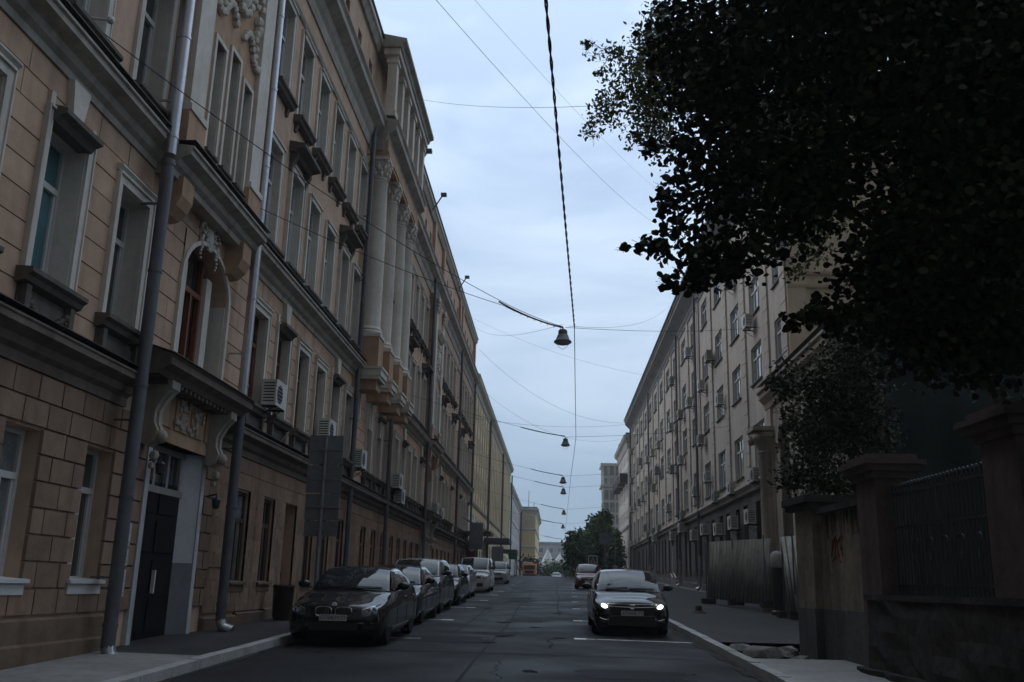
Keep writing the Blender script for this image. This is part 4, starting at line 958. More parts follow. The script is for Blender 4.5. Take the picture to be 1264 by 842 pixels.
for j in range(8): m_.box(-.05, 2.7, -.05, 4.5, 6.4 + 1.7 * j, 6.75 + 1.7 * j)
for x in (0, .85, 1.7): m_.box(x - .06, x + .1, -.03, .2, 0, 18.4)
m_.box(-.35, 2.9, -.35, 4.8, 15.4, 15.7); m_.box(-.35, 2.9, -.35, 4.8, 18.3, 18.7); m_.box(-.3, 2.6, -.3, 4.6, 0, 6.4)
for x in (-.3, .6, 1.5, 2.4): m_.box(x, x + .14, -.33, -.2, 15.7, 18.3)
for j in range(5): m_.box(-.03, .15, .9 * j, .9 * j + .12, 6, 18.4)
m_.build('frames', W2, OT)
# ================================================================ trees
def leaf_mat(name, c, c2):
    m = mat(name, c, .6); t = m.node_tree; b = t.nodes['Principled BSDF']
    g = t.nodes.new('ShaderNodeNewGeometry'); mx = t.nodes.new('ShaderNodeMix'); mx.data_type = 'RGBA'
    mx.inputs[6].default_value = (*c, 1); mx.inputs[7].default_value = (*c2, 1); t.links.new(g.outputs['Random Per Island'], mx.inputs[0]); t.links.new(mx.outputs[2], b.inputs['Base Color'])
    b.inputs['Specular IOR Level'].default_value = .12
    return m
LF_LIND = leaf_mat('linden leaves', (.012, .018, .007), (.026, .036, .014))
LF_SMALL = leaf_mat('small light leaves', (.07, .10, .028), (.15, .18, .06))
LF_BUSH = leaf_mat('olive bush leaves', (.02, .026, .011), (.048, .052, .024))
LF_FAR = leaf_mat('far green leaves', (.045, .08, .03), (.10, .15, .06))
BARK = mat('dark bark', (.045, .036, .028), .95, noise=(6, .35), bump=(18, .9))
LEAF_R = np.array([(0, -.5), (.33, -.42), (.5, -.05), (.4, .28), (0, .62), (-.4, .28), (-.5, -.05), (-.33, -.42)])       # heart-shaped
LEAF_O = np.array([(0, -.55), (.26, -.2), (.28, .15), (0, .6), (-.28, .15), (-.26, -.2)])
def leaves(name, ells, n, size, shape, m, parent, seed, loc, shell=.35, droop=.6, clump=0):
    g = np.random.default_rng(seed); vol = np.array([e[3] * e[5] * (.6 + .4 * e[4]) for e in ells]); pick = g.choice(len(ells), n, p=vol / vol.sum()); E_ = np.array(ells)[pick]
    d = g.normal(size=(n, 3)); d /= np.linalg.norm(d, axis=1)[:, None]; r = (shell + (1 - shell) * g.random(n) ** .6)[:, None] * (1 + .05 * g.normal(size=(n, 1)))
    P = E_[:, [0, 1, 2]] + d * r * E_[:, [3, 4, 5]]
    if clump:      # gather leaves on twigs so the edge is ragged and light shows between
        nc = max(8, n // clump); ci = g.choice(n, nc, replace=False); C = P[ci]; k = g.integers(0, nc, n); cs = np.minimum(size * 2.0, .4 * E_[ci][:, [3, 4, 5]].min(axis=1))[k][:, None]
        P = C[k] + np.clip(g.normal(size=(n, 3)), -1.8, 1.8) * cs
    nz = g.normal(size=(n, 3)) * .75; nz[:, 2] += droop; nz /= np.linalg.norm(nz, axis=1)[:, None]
    u = np.cross(nz, g.normal(size=(n, 3))); u /= np.linalg.norm(u, axis=1)[:, None]; v = np.cross(nz, u)
    s = size * (.65 + .6 * g.random(n)); k = len(shape)
    V = P[:, None, :] + (shape[None, :, 0, None] * u[:, None, :] + shape[None, :, 1, None] * v[:, None, :]) * s[:, None, None]
    V += nz[:, None, :] * (np.abs(shape[:, 0])[None, :, None] * .35 * s[:, None, None])      # folded along the midrib
    V = V.reshape(-1, 3) - np.array(loc)
    me = bpy.data.meshes.new(name); me.vertices.add(n * k); me.vertices.foreach_set('co', V.ravel().astype(np.float32)); me.loops.add(n * k); me.loops.foreach_set('vertex_index', np.arange(n * k, dtype=np.int32))
    me.polygons.add(n); me.polygons.foreach_set('loop_start', np.arange(0, n * k, k, dtype=np.int32)); me.update(calc_edges=True); me.materials.append(m)
    o = bpy.data.objects.new(name, me); col.objects.link(o); o.parent = parent; return o
def limbs(name, base, ells, r0, parent, fork, m=BARK, wob=.12, twigs=True, seed=1):
    g = random.Random(seed); mb = MB(); b = Vector(base); f = Vector(fork)
    mid = (b + f) / 2 + Vector((g.uniform(-wob, wob), g.uniform(-wob, wob), 0))
    mb.tube([b - Vector((0, 0, .3)), b + Vector((0, 0, .15)), mid, f], [r0 * 1.35, r0 * 1.1, r0 * .9, r0 * .75], 10)
    order = sorted(ells, key=lambda e: -e[3] * e[4] * e[5]); nodes = [(f, r0 * 1.1)]
    for e in order:
        c = Vector(e[:3]); fj, rj = min(nodes, key=lambda t: (t[0] - c).length + .15 * (t[0] - f).length); f_, f = f, fj; r1 = rj; nodes.append((c, rj * .5))
        pts = [f.lerp(c, q) + Vector((g.uniform(-1, 1), g.uniform(-1, 1), g.uniform(-.3, 1))) * .07 * (c - f).length * (1 if 0 < q < 1 else 0) for q in (0, .25, .5, .75, 1)]
        rr = max(.008, r1 * .6); mb.tube(pts, [rr, rr * .9, rr * .78, rr * .66, rr * .5], 7)
        if twigs:
            for k in range(7):
                d = Vector((g.gauss(0, 1), g.gauss(0, 1), g.gauss(0, 1))).normalized(); a = pts[g.choice((2, 3, 4))]; q = c + Vector((d.x * e[3], d.y * e[4], d.z * e[5])) * .9
                mb.tube([a, a.lerp(q, .5) + Vector((0, 0, .04 * e[5])), q], [min(.012, rr * .3), min(.008, rr * .2), .003], 5)
        f = f_
    mb.xf(lambda p: p - Vector(parent.location)); return mb.build(name, m, parent, smooth=True)
BIG = [(2.91, 10, 7.78, 1.46, 1.6, 1.03), (4.33, 9.4, 6.72, 1.61, 1.5, 1.37), (1.93, 10.6, 7.93, 0.68, 1.0, 1.0), (1.77, 10.2, 6.27, 0.44, 0.8, 0.61), (2.41, 10, 6.09, 0.86, 1.1, 0.6), (4.0, 9.4, 4.97, 1.01, 1.3, 0.97), (1.3, 10, 5.29, 0.39, 0.4, 0.17), (0.95, 10, 5.3, 0.22, 0.25, 0.1), (1.7, 10, 5.18, 0.52, 0.5, 0.24), (1.28, 9.9, 4.86, 0.25, 0.25, 0.08), (1.64, 9.9, 4.89, 0.42, 0.4, 0.13), (2.11, 9.8, 5.19, 0.46, 0.6, 0.24), (3.26, 9.4, 4.87, 0.32, 0.8, 0.56), (4.44, 9.3, 4.85, 0.88, 1.3, 1.2), (3.96, 9.3, 4.08, 0.56, 0.7, 0.4), (1.46, 10.8, 8.52, 0.35, 0.7, 0.56), (3.34, 9.6, 9.02, 1.81, 1.6, 0.99), (1.04, 10.4, 6.73, 0.27, 0.3, 0.11), (1.48, 10.4, 6.68, 0.27, 0.3, 0.14), (1.23, 10.3, 6.06, 0.14, 0.25, 0.14), (1.38, 10.3, 5.81, 0.23, 0.35, 0.25), (3.02, 9.3, 4.23, 0.32, 0.4, 0.18), (2.62, 9.3, 4.27, 0.4, 0.3, 0.11), (2.75, 9.8, 5.85, 0.5, 0.8, 0.42), (0.72, 10, 5.28, 0.12, 0.15, 0.06), (1.11, 9.9, 4.82, 0.1, 0.12, 0.05), (2.66, 9.4, 4.43, 0.16, 0.2, 0.13), (4.43, 9.3, 4.0, 0.48, 0.7, 0.32), (3.66, 9.3, 4.24, 0.48, 0.6, 0.4), (5.4, 9.2, 6.6, 1.6, 1.6, 1.8), (4.8, 9.4, 8.2, 1.7, 1.5, 1.4)]
T1 = thing('linden_tree', 'huge dark linden tree with big heart-shaped leaves overhanging the street from behind the stone fence', 'tree', (5.7, 8.9, .2))
limbs('trunk', (5.7, 8.9, .2), BIG, .24, T1, (5.3, 9.0, 4.2), seed=3)
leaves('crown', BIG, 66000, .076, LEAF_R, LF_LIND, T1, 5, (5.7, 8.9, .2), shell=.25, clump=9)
SMALL = [(1.28, 16.5, 10.93, 0.51, 0.8, 0.57), (0.97, 16.5, 11.71, 0.57, 0.4, 0.13), (0.54, 16.5, 11.96, 0.25, 0.15, 0.06), (0.45, 16.5, 11.85, 0.11, 0.1, 0.07), (0.86, 16.5, 10.45, 0.28, 0.4, 0.37), (0.55, 16.5, 10.24, 0.13, 0.25, 0.31), (0.46, 16.5, 9.99, 0.11, 0.15, 0.14), (1.66, 16.5, 10.25, 0.37, 0.6, 0.37), (1.68, 16.5, 11.55, 0.51, 0.7, 0.57), (1.43, 16.5, 9.87, 0.25, 0.3, 0.14), (0.63, 16.5, 9.87, 0.1, 0.2, 0.14), (2.14, 16.5, 11.02, 0.51, 0.8, 0.71), (1.88, 16.5, 12.56, 0.23, 0.4, 0.28), (0.73, 16.5, 11.28, 0.14, 0.2, 0.08), (3.1, 16.7, 11.6, 1.0, 1.0, 1.2), (4.5, 17, 11.2, 1.3, 1.3, 1.6), (1.76, 16.4, 10.8, .5, .8, .8), (1.95, 16.4, 9.9, .4, .7, .5), (1.9, 16.4, 11.9, .5, .7, .6)]
SPRIG = [(4.66, 16.5, 7.81, 0.23, 0.3, 0.57), (4.34, 16.5, 7.33, 0.2, 0.25, 0.31), (4.9, 16.5, 8.28, 0.34, 0.3, 0.34), (4.16, 16.5, 8.12, 0.23, 0.25, 0.23), (5.08, 16.5, 8.77, 0.42, 0.4, 0.42)]
T2 = thing('small_leaved_tree', 'paler small-leaved tree whose sprays reach furthest out against the sky behind the linden', 'tree', (9.0, 16.8, .5))
limbs('trunk', (9.0, 16.8, .5), SMALL, .17, T2, (7.0, 16.9, 8.5), seed=4)
leaves('crown', SMALL + SPRIG, 17500, .082, LEAF_O, LF_SMALL, T2, 6, (9.0, 16.8, .5), shell=.1, droop=.3, clump=8)
BUSH = [(5.92, 19.6, 5.4, 0.76, 0.9, 1.35), (5.16, 19.8, 5.77, 0.54, 0.6, 0.44), (6.27, 19.2, 6.35, 0.53, 0.8, 0.74), (5.24, 19.4, 4.51, 0.53, 0.6, 0.67), (4.69, 19.3, 3.8, 0.3, 0.35, 0.27), (6.32, 19.2, 4.67, 0.43, 0.7, 1.07), (5.52, 19.4, 3.73, 0.6, 0.5, 0.3), (4.69, 19.8, 5.9, 0.25, 0.25, 0.15), (4.82, 19.6, 5.04, 0.2, 0.2, 0.2)]
T3 = thing('shrub_tree', 'olive green bushy young tree in front of the gatehouse column and behind the plastered wall', 'tree', (6.1, 19.6, .5))
limbs('trunk', (6.1, 19.6, .5), BUSH, .08, T3, (5.9, 19.6, 2.8), seed=5)
leaves('crown', BUSH, 12500, .09, LEAF_O, LF_BUSH, T3, 7, (6.1, 19.6, .5), shell=.15, droop=.3, clump=7)
for i, (e, tr, lab) in enumerate((([(5.2, 115, 6.2, 1.5, 3.0, 2.6), (5.9, 117, 9.6, .7, 2, 1.3), (4.7, 116, 8.6, .8, 1.8, 1.3), (6.3, 116, 8.0, .7, 2, .9)], (5.7, 115), 'tallest dark green street tree at the end of the right pavement'),
                               ([(2.8, 112, 5.3, 1.3, 2.4, 2.3), (2.2, 112, 6.3, .8, 1.6, 1.1)], (2.9, 112), 'lower round dark green tree nearest the roadway at the end of the street'),
                               ([(6.5, 106, 4.8, .8, 2.0, 2.0), (6.6, 106, 6.6, .5, 1.4, 1.0)], (6.6, 106), 'thin-crowned dark tree close against the balcony building'))):
    z = zr(tr[1]); t = thing('street_tree', lab, 'tree', (*tr, z), 0, 'trees at the far end of the street'); limbs('trunk', (*tr, z), e, .16, t, (tr[0], tr[1], z + 2.2), twigs=False, seed=i)
    leaves('crown', e, 5200 if i < 2 else 2600, .42, LEAF_O, LF_FAR, t, 20 + i, (*tr, z), shell=.3, clump=6)
e = [(.3, 200, 3.6, 3.2, 2.5, 2.2), (-1.3, 200, 3.0, 1.8, 2, 1.8), (2.0, 201, 3.2, 1.8, 2, 1.8)]
t = thing('round_bush', 'rounded green bush beyond the crest below the white church', 'bush', (.3, 200, zr(200))); limbs('trunk', (.3, 200, zr(200)), e, .14, t, (.3, 200, 2.2), twigs=False)
leaves('crown', e, 3500, .6, LEAF_O, LF_FAR, t, 31, (.3, 200, zr(200)), shell=.3, clump=6)
e = [(-4.6, 165, 5.0, 1.6, 1.5, 1.3), (-3.3, 166, 4.6, 1.0, 1.2, 1.0)]
t = thing('thin_bush', 'thin brownish bush in front of the yellow end block above the orange truck', 'bush', (-4.4, 165, zr(165))); limbs('trunk', (-4.4, 165, zr(165)), e, .1, t, (-4.3, 165, 3.5), twigs=True)
leaves('crown', e, 900, .4, LEAF_O, LF_BUSH, t, 32, (-4.4, 165, zr(165)), shell=.1, clump=6)
# ================================================================ vehicles
TYRE = mat('tyre rubber', (.018, .018, .018), .85, bump=(90, .3)); RIM = mat('alloy rim', (.42, .43, .44), .35, .8, noise=(8, .1)); CHR = mat('chrome trim', (.75, .76, .78), .12, 1.0)
BLK = mat('black plastic', (.012, .012, .013), .5, noise=(20, .2)); LAMPG = mat('lamp glass', (.32, .34, .36), .1, spec=.9, coat=.8, noise=(25, .4)); PLATE = mat('number plate', (.5, .5, .5), .5, noise=(30, .05)); INK = mat('plate lettering', (.015, .015, .015), .6)
LIT = mat('lit headlamp', (.9, .9, .9), .3, emit=(1, .98, .94, 5.0)); CARGL = mat('car glass', (.018, .022, .024), .04, spec=.45, ior=1.45); INT = mat('dark interior', (.02, .02, .02), .9)
ORI = mat('orange indicator', (.5, .18, .03), .3)
def cat(ps, t):
    """Catmull-Rom through rows of equally long tuples, t in [0, n-1]"""
    n = len(ps); i = min(int(t), n - 2); f = t - i; P = [np.array(ps[max(0, min(n - 1, j))], float) for j in (i - 1, i, i + 1, i + 2)]
    return .5 * ((2 * P[1]) + (-P[0] + P[2]) * f + (2 * P[0] - 5 * P[1] + 4 * P[2] - P[3]) * f * f + (-P[0] + 3 * P[1] - 3 * P[2] + P[3]) * f ** 3)
def build_car(name, lab, catg, loc, S, paint, rz=0.0, cabm=None, group=None, plate=None, lit=False, roofm=None, sc=.98):
    """S: dict of side-view measures in metres; front bumper at y = 0, car looks towards -Y"""
    root = thing(name, lab, catg, loc, 0, group); root.rotation_euler = (math.atan(.0235), 0, rz); root.scale = (sc, sc, sc)
    hw = S['W'] / 2; L = S['L']; H = S['H']; gc = .2; bz = S['belt']; nz = S['nose']; cw = S['cowl']; cy = S['cowl_y']; dz_ = S['deck']; ry = S['rear_y']
    # lower body: rows of (y, z bottom, z top, half width, top half width)
    st = [(0.0, .22, nz - .12, hw * .70, hw * .52), (.05, .17, nz - .05, hw * .84, hw * .62), (.2, .14, nz, hw * .945, hw * .72), (.55, .18, nz + (cw - nz) * .32, hw * .99, hw * .80), (cy * .62, .18, nz + (cw - nz) * .72, hw, hw * .86),
          (cy, .18, cw, hw, hw * .91), (cy + (ry - cy) * .35, .18, bz, hw, hw * .95), (ry - .2, .18, (bz + dz_) / 2 + .01, hw, hw * .94), (ry + .15, .18, dz_, hw * .995, hw * .88), (L - .35, .2, dz_ - .02, hw * .97, hw * .82), (L - .06, .26, dz_ - .07, hw * .88, hw * .7), (L, .34, dz_ - .16, hw * .74, hw * .56)]
    rings = []; N = 46
    for i in range(N):
        y, zb, zt, w, tw = cat(st, (len(st) - 1) * i / (N - 1)); h = zt - zb
        half = [(0, zb), (w * .82, zb), (w * .95, zb + .05), (w * .985, zb + .16), (w * 1.0, zb + h * .42), (w * .995, zb + h * .60), (w * .972, zb + h * .74), (max(tw, w * .93), zt - .075), (tw * .985, zt - .022), (tw * .8, zt + .004), (tw * .4, zt + .022), (0, zt + .028)]
        rings.append([(x, y, z) for x, z in half] + [(-x, y, z) for x, z in half[-2:0:-1]])
    body = MB().loft(rings); bo = body.build('body', [paint, BLK], root, smooth=True)
    fw, rw_, wr, ww = S['fw'], S['rw'], S['wr'], S.get('ww', .22)
    cut = MB()
    for y in (fw, rw_):
        for s in (-1, 1): cut.lathe([(wr + .06, s * (hw + .12)), (wr + .06, s * (hw - .34))], (0, y, wr), 28, 'x')
    co = cut.build('cutter', BLK); md = bo.modifiers.new('arch', 'BOOLEAN'); md.operation = 'DIFFERENCE'; md.object = co; md.solver = 'EXACT'
    dg = bpy.context.evaluated_depsgraph_get(); me = bpy.data.meshes.new_from_object(bo.evaluated_get(dg)); bo.modifiers.clear()
    bpy.data.objects.remove(co)
    if len(me.polygons) > 100: bo.data = me; me.polygons.foreach_set('use_smooth', [True] * len(me.polygons)); me.set_sharp_from_angle(angle=R(38))
    bvh = BVHTree.FromPolygons([Vector(v.co) for v in bo.data.vertices], [tuple(p.vertices) for p in bo.data.polygons])
    # greenhouse patches
    wb = hw * .90; wt = S.get('roofw', hw * .70); yft, yrt = S['roof_f'], S['roof_r']; bow, bowt = .16, .09
    def ws(u, v):
        b = (u * wb * (.94), cy - .02 - bow * (1 - u * u), cw - .0 + .035 * (1 - u * u)); t = (u * wt, yft - bowt * (1 - u * u), H - .05 + .045 * (1 - u * u)); k = .035 * 4 * v * (1 - v)
        return np.array([b[0] * (1 - v) + t[0] * v, b[1] * (1 - v) + t[1] * v - k, b[2] * (1 - v) + t[2] * v + k])
    def rs(u, v):
        b = (u * wb * .94, ry + .02 + .1 * (1 - u * u), dz_ + .01); t = (u * wt, yrt + bowt * (1 - u * u), S.get('rearH', H) - .06 + .045 * (1 - u * u)); k = .03 * 4 * v * (1 - v)
        return np.array([b[0] * (1 - v) + t[0] * v, b[1] * (1 - v) + t[1] * v + k, b[2] * (1 - v) + t[2] * v + k])
    def rfz(s): return (H - .05) * (1 - s) + (S.get('rearH', H) - .06) * s + .05 * 4 * s * (1 - s) * .8
    def sd_(sg): 
        def f(s, v):
            zb = cw * (1 - s) ** 2 + (bz * 2 * s * (1 - s)) + dz_ * s * s + (.0)
            b = (sg * wb * (.94 + .06 * min(1, 6 * s * (1 - s))), (cy - .02) * (1 - s) + (ry + .02) * s, zb - .01); t = (sg * wt, yft * (1 - s) + yrt * s, rfz(s)); k = .035 * 4 * v * (1 - v)
            return np.array([b[0] * (1 - v) + t[0] * v + sg * k, b[1] * (1 - v) + t[1] * v, b[2] * (1 - v) + t[2] * v])
        return f
    def roof(u, s):
        y = (yft - bowt * (1 - u * u)) * (1 - s) + (yrt + bowt * (1 - u * u)) * s
        return np.array([u * wt, y, rfz(s) + .045 * (1 - u * u)])
    def patch(mb, f, a0, a1, b0, b1, n=14, m=8, off=0.0, rounded=0):
        P = []
        for i in range(n + 1):
            for j in range(m + 1):
                a = a0 + (a1 - a0) * i / n; b = b0 + (b1 - b0) * j / m
                p = f(a, b)
                if off:
                    e = 1e-3; da = f(a + e, b) - p; db = f(a, b + e) - p; nn = np.cross(da, db); nn /= (np.linalg.norm(nn) + 1e-12)
                    c = np.array([0, (yft + yrt) / 2, bz]); nn = nn if np.dot(nn, p - c) > 0 else -nn; p = p + nn * off
                P.append(tuple(p))
        mb.add(P, [(i * (m + 1) + j, (i + 1) * (m + 1) + j, (i + 1) * (m + 1) + j + 1, i * (m + 1) + j + 1) for i in range(n) for j in range(m)])
    gh_ = MB(); patch(gh_, ws, -1, 1, 0, 1); patch(gh_, rs, -1, 1, 0, 1)
    for s in (-1, 1): patch(gh_, sd_(s), 0, 1, 0, 1)
    gh_.build('cabin', cabm or paint, root, smooth=True)
    rf_ = MB(); patch(rf_, roof, -1, 1, 0, 1, 14, 12); ro = rf_.build('roof_panel', roofm or paint, root, smooth='all')
    m_ = MB(); patch(m_, ws, -.93, .93, .03, .955, 18, 10, .006); m_.build('windscreen', CARGL, root, smooth='all')
    m_ = MB(); patch(m_, rs, -.9, .9, .1, .93, 14, 8, .006); m_.build('rear_window', CARGL, root, smooth='all')
    sw = S.get('side_glass', [(.10, .44), (.475, .80)])
    for s in (-1, 1):
        f = sd_(s)
        if S.get('chrome'):
            m_ = MB(); patch(m_, f, sw[0][0] - .02, sw[-1][1] + .02, .05, .93, 20, 6, .004); m_.build('window_trim', CHR, root, smooth='all')
        for a, b in sw:
            m_ = MB(); patch(m_, f, a, b, .10, .88, 12, 6, .009); m_.build('side_window', CARGL, root, smooth='all')
    for x0, x1 in ((-.62 * hw, -.02 * hw), (.02 * hw, .7 * hw)):
        wp = MB(); pts = [ws((x0 + (x1 - x0) * q) / (wb * .94), .05 + .03 * q) for q in (0, .33, .66, 1)]; wp.tube([(p[0], p[1] - .02, p[2] + .015) for p in pts], .011, 5); wp.build('wiper', BLK, root)
    # projected front details
    def fy(x, z):
        h = bvh.ray_cast(Vector((x, -2, z)), Vector((0, 1, 0)))
        return h[0].y if h[0] is not None else .3
    def decal(nm, cols, m, off=.008, par=root, depth=.012, rows=4):
        """cols: (x, z low, z high) from left to right, laid on the nose"""
        V = []; k = rows + 1
        for x, a, b in cols:
            for j in range(k): z = a + (b - a) * j / rows; V.append((x, fy(x, z) - off, z))
        n = len(cols); f = [(i * k + j, (i + 1) * k + j, (i + 1) * k + j + 1, i * k + j + 1) for i in range(n - 1) for j in range(rows)]
        o = MB().add(V, f).build(nm, m, par, smooth='all'); return o
    def line(nm, pts, r, m, par=root, off=.006): 
        mb = MB(); mb.tube([(x, fy(x, z) - off, z) for x, z in pts], r, 6); return mb.build(nm, m, par, smooth=True)
    X = lambda lo, hi, n: [lo + (hi - lo) * i / (n - 1) for i in range(n)]
    kind = S['face']; g = nz
    hl0, hl1 = S.get('hl', (.56, .90))
    for s in (-1, 1):
        cols = []
        for q in X(0, 1, 8):
            x = s * hw * (hl0 + (hl1 - hl0) * q); zc = g - .165 + .075 * q; hh = (.035 + .045 * math.sin(math.pi * min(1, .25 + q * .6)))
            if kind == 'round': hh = .02 + .085 * math.sin(math.pi * (0.08 + .84 * q)); zc = g - .15
            if kind == 'tall': hh = .07 + .05 * math.sin(math.pi * q); zc = g - .16
            cols.append((x, zc - hh, zc + hh))
        ho = decal('headlight', cols, LAMPG if kind not in ('kidney', 'bar') else mat('smoked lamp glass', (.05, .055, .06), .08, spec=.9, coat=.8), .008)
        if lit:
            cc = [(s * hw * (hl0 + (hl1 - hl0) * q), g - .158 + .075 * q - .048 * math.sin(math.pi * (q - .14) / .6), g - .158 + .075 * q + .048 * math.sin(math.pi * (q - .14) / .6)) for q in X(.20, .66, 9)]
            decal('bulb', cc, LIT, .016, ho)
        elif kind == 'kidney':
            line('light_strip', [(s * hw * (hl0 + (hl1 - hl0) * q), g - .165 + .075 * q + .055 + .02 * q) for q in X(.05, .9, 6)], .013, CHR, ho, .012)
            for q in (.45, .72):
                m_ = MB(); x = s * hw * (hl0 + (hl1 - hl0) * q); z = g - .165 + .075 * q; m_.lathe([(.02, 0), (.045, -.012), (.045, 0)], (x, fy(x, z) - .012, z), 14, 'y'); m_.build('projector', LAMPG, ho, smooth=True)
    if kind == 'bar':          # black saloon: wide chrome bars and a deep black lower grille
        decal('grille', [(x, g - .30 + .03 * (x / hw) ** 2, g - .115 - .02 * (x / hw) ** 2) for x in X(-hw * .56, hw * .56, 11)], BLK, .006)
        for dz2, r in ((-.085, .02), (-.15, .015)): line('chrome_bar', [(x, g + dz2 + .035 * (x / hw) ** 2 * (1 if dz2 > -.1 else 1.5)) for x in X(-hw * .62, hw * .62, 15)], r, CHR)
        decal('lower_grille', [(x, .24, .24 + (g - .60)) for x in X(-hw * .62, hw * .62, 11)], BLK, .006)
        line('grille_edge', [(-hw * .6, g - .33), (-hw * .3, g - .35), (0, g - .355), (hw * .3, g - .35), (hw * .6, g - .33)], .008, mat('dark chrome', (.2, .2, .22), .25, .8))
        m_ = MB(); z = g - .135; y = fy(0, z) - .03
        for pts in ([(-.05, z + .03), (0, z + .045), (.05, z + .03)], [(0, z + .045), (-.012, z), (0, z - .04)], [(-.06, z), (-.04, z - .04), (0, z - .05), (.04, z - .04), (.06, z), (.05, z + .03)]): m_.tube([(a, y, b) for a, b in pts], .008, 5)
        m_.build('emblem', CHR, root)
        for s in (-1, 1): line('fog_light_trim', [(s * hw * .82, .40), (s * hw * .68, .365), (s * hw * .60, .37), (s * hw * .585, .41)], .012, CHR)
    elif kind == 'kidney':
        for s in (-1, 1):
            c = s * hw * .20; rw2, rh = hw * .165, .085; zc = g - .15
            o = decal('grille', [(c + rw2 * math.cos(a), zc - rh * min(1, 1.3 * abs(math.sin(a)) ** .5), zc + rh * min(1, 1.3 * abs(math.sin(a)) ** .5)) for a in X(math.pi, 0, 13)], BLK, .008)
            line('chrome_surround', [(c + rw2 * math.copysign(abs(math.cos(a)) ** .6, math.cos(a)), zc + rh * math.copysign(abs(math.sin(a)) ** .6, math.sin(a))) for a in X(0, 2 * math.pi, 29)], .011, CHR, o, .012)
            for q in (-.6, -.2, .2, .6): line('slat', [(c + rw2 * q, zc - rh * .8), (c + rw2 * q, zc + rh * .8)], .006, mat('dark chrome', (.2, .2, .22), .25, .8), o, .01)
        decal('lower_grille', [(x, .30, .44) for x in X(-hw * .5, hw * .5, 9)], BLK, .006)
        for s in (-1, 1): line('bumper_chrome', [(s * hw * .5, .43), (s * hw * .8, .43)], .007, mat('dark chrome', (.2, .2, .22), .25, .8)); decal('side_intake', [(x, .33, .41) for x in X(s * hw * .6, s * hw * .82, 4)], BLK, .006)
        m_ = MB(); m_.lathe([(.002, -.01), (.045, -.01), (.05, 0)], (0, fy(0, g - .03) - .004, g - .03), 18, 'y'); eo_ = m_.build('emblem', mat('emblem enamel', (.55, .58, .62), .3), root, smooth=True)
    else:
        decal('grille', [(x, g - .23, g - .11) for x in X(-hw * .48, hw * .48, 9)], BLK, .006); line('chrome_bar', [(x, g - .11) for x in X(-hw * .5, hw * .5, 9)], .014, CHR)
        decal('lower_grille', [(x, .30, .48) for x in X(-hw * .62, hw * .62, 9)], BLK, .006)
        m_ = MB(); m_.lathe([(.002, -.012), (.05, -.01), (.055, 0)], (0, fy(0, g - .17) - .006, g - .17), 14, 'y'); m_.build('emblem', CHR, root, smooth=True)
    # number plate
    zp = S.get('plate_z', .52); m_ = MB(); y = min(fy(0, zp), fy(.25, zp), fy(0, zp - .05)) - .02; m_.box(-.26, .26, y - .012, y, zp - .056, zp + .056); po = m_.build('number_plate', PLATE, root)
    if plate:
        cu = bpy.data.curves.new('plate_text', 'FONT'); cu.body = plate; cu.size = .098; cu.align_x = 'CENTER'; cu.align_y = 'CENTER'; cu.extrude = .001; tmp = bpy.data.objects.new('t', cu); col.objects.link(tmp)
        dg = bpy.context.evaluated_depsgraph_get(); tm = bpy.data.meshes.new_from_object(tmp.evaluated_get(dg)); bpy.data.objects.remove(tmp); tm.materials.clear(); tm.materials.append(INK)
        wd = max(v.co.x for v in tm.vertices) - min(v.co.x for v in tm.vertices); tm.transform(Matrix.Translation((0, y - .015, zp)) @ Matrix.Rotation(R(90), 4, 'X') @ Matrix.Diagonal((.48 / wd, 1, 1, 1)))
        o = bpy.data.objects.new('lettering', tm); col.objects.link(o); o.parent = po
        m_ = MB(); m_.box(.135, .139, y - .0135, y - .012, zp - .05, zp + .05); m_.build('plate_divider', INK, po)
    # wheels
    tm_, rm_ = MB(), MB()
    tm_.lathe([(wr * .66, -ww / 2), (wr * .93, -ww / 2), (wr, -ww * .36), (wr, ww * .36), (wr * .93, ww / 2), (wr * .66, ww / 2)], n=28, axis='x')
    rm_.lathe([(wr * .7, ww * .47), (wr * .66, ww * .49), (wr * .62, ww * .38), (wr * .2, ww * .36), (.03, ww * .42)], n=24, axis='x')
    for k in range(5):
        a = 2 * math.pi * k / 5; c, s_ = math.cos(a), math.sin(a)
        q = [(.05, -.035), (wr * .63, -.02), (wr * .63, .02), (.05, .035)]
        rm_.prism([(c * p - s_ * t_, s_ * p + c * t_) for p, t_ in q], lambda a_, b_, d: (d, a_, b_), ww * .37, ww * .485)
    tme, rme = tm_.mesh('wheel', TYRE, True), rm_.mesh('rim', RIM, True)
    for y in (fw, rw_):
        for s in (-1, 1):
            w = inst('wheel', tme, root, (s * (hw - ww / 2 - .02), y, wr)); w.rotation_euler = (0, 0, 0 if s > 0 else math.pi); inst('rim', rme, w)
    # mirrors, door seams, handles, sills
    for s in (-1, 1):
        m_ = MB(); yb = cy + .22; m_.sphere((s * (hw + .09), yb, cw + .10), .12, 12, (1.05, .6, .68)); m_.tube([(s * hw * .93, yb + .02, cw + .03), (s * (hw + .05), yb, cw + .06)], .022, 6); m_.build('wing_mirror', paint if not S.get('blackmirror') else BLK, root, smooth=True)
        def sx_(y, z):
            h = bvh.ray_cast(Vector((s * 3, y, z)), Vector((-s, 0, 0))); return h[0].x + s * .002 if h[0] is not None else s * hw
        for yd in S.get('doors', (cy + .25, (cy + ry) / 2 + .05, ry - .25)): m_ = MB(); m_.tube([(sx_(yd, z), yd, z) for z in X(.32, bz - .06, 7)], .005, 4); m_.build('door_seam', BLK, root)
        m_ = MB(); m_.tube([(sx_(y, .30), y, .30) for y in X(fw + wr + .1, rw_ - wr - .1, 6)], .012, 4); m_.build('sill_strip', BLK, root)
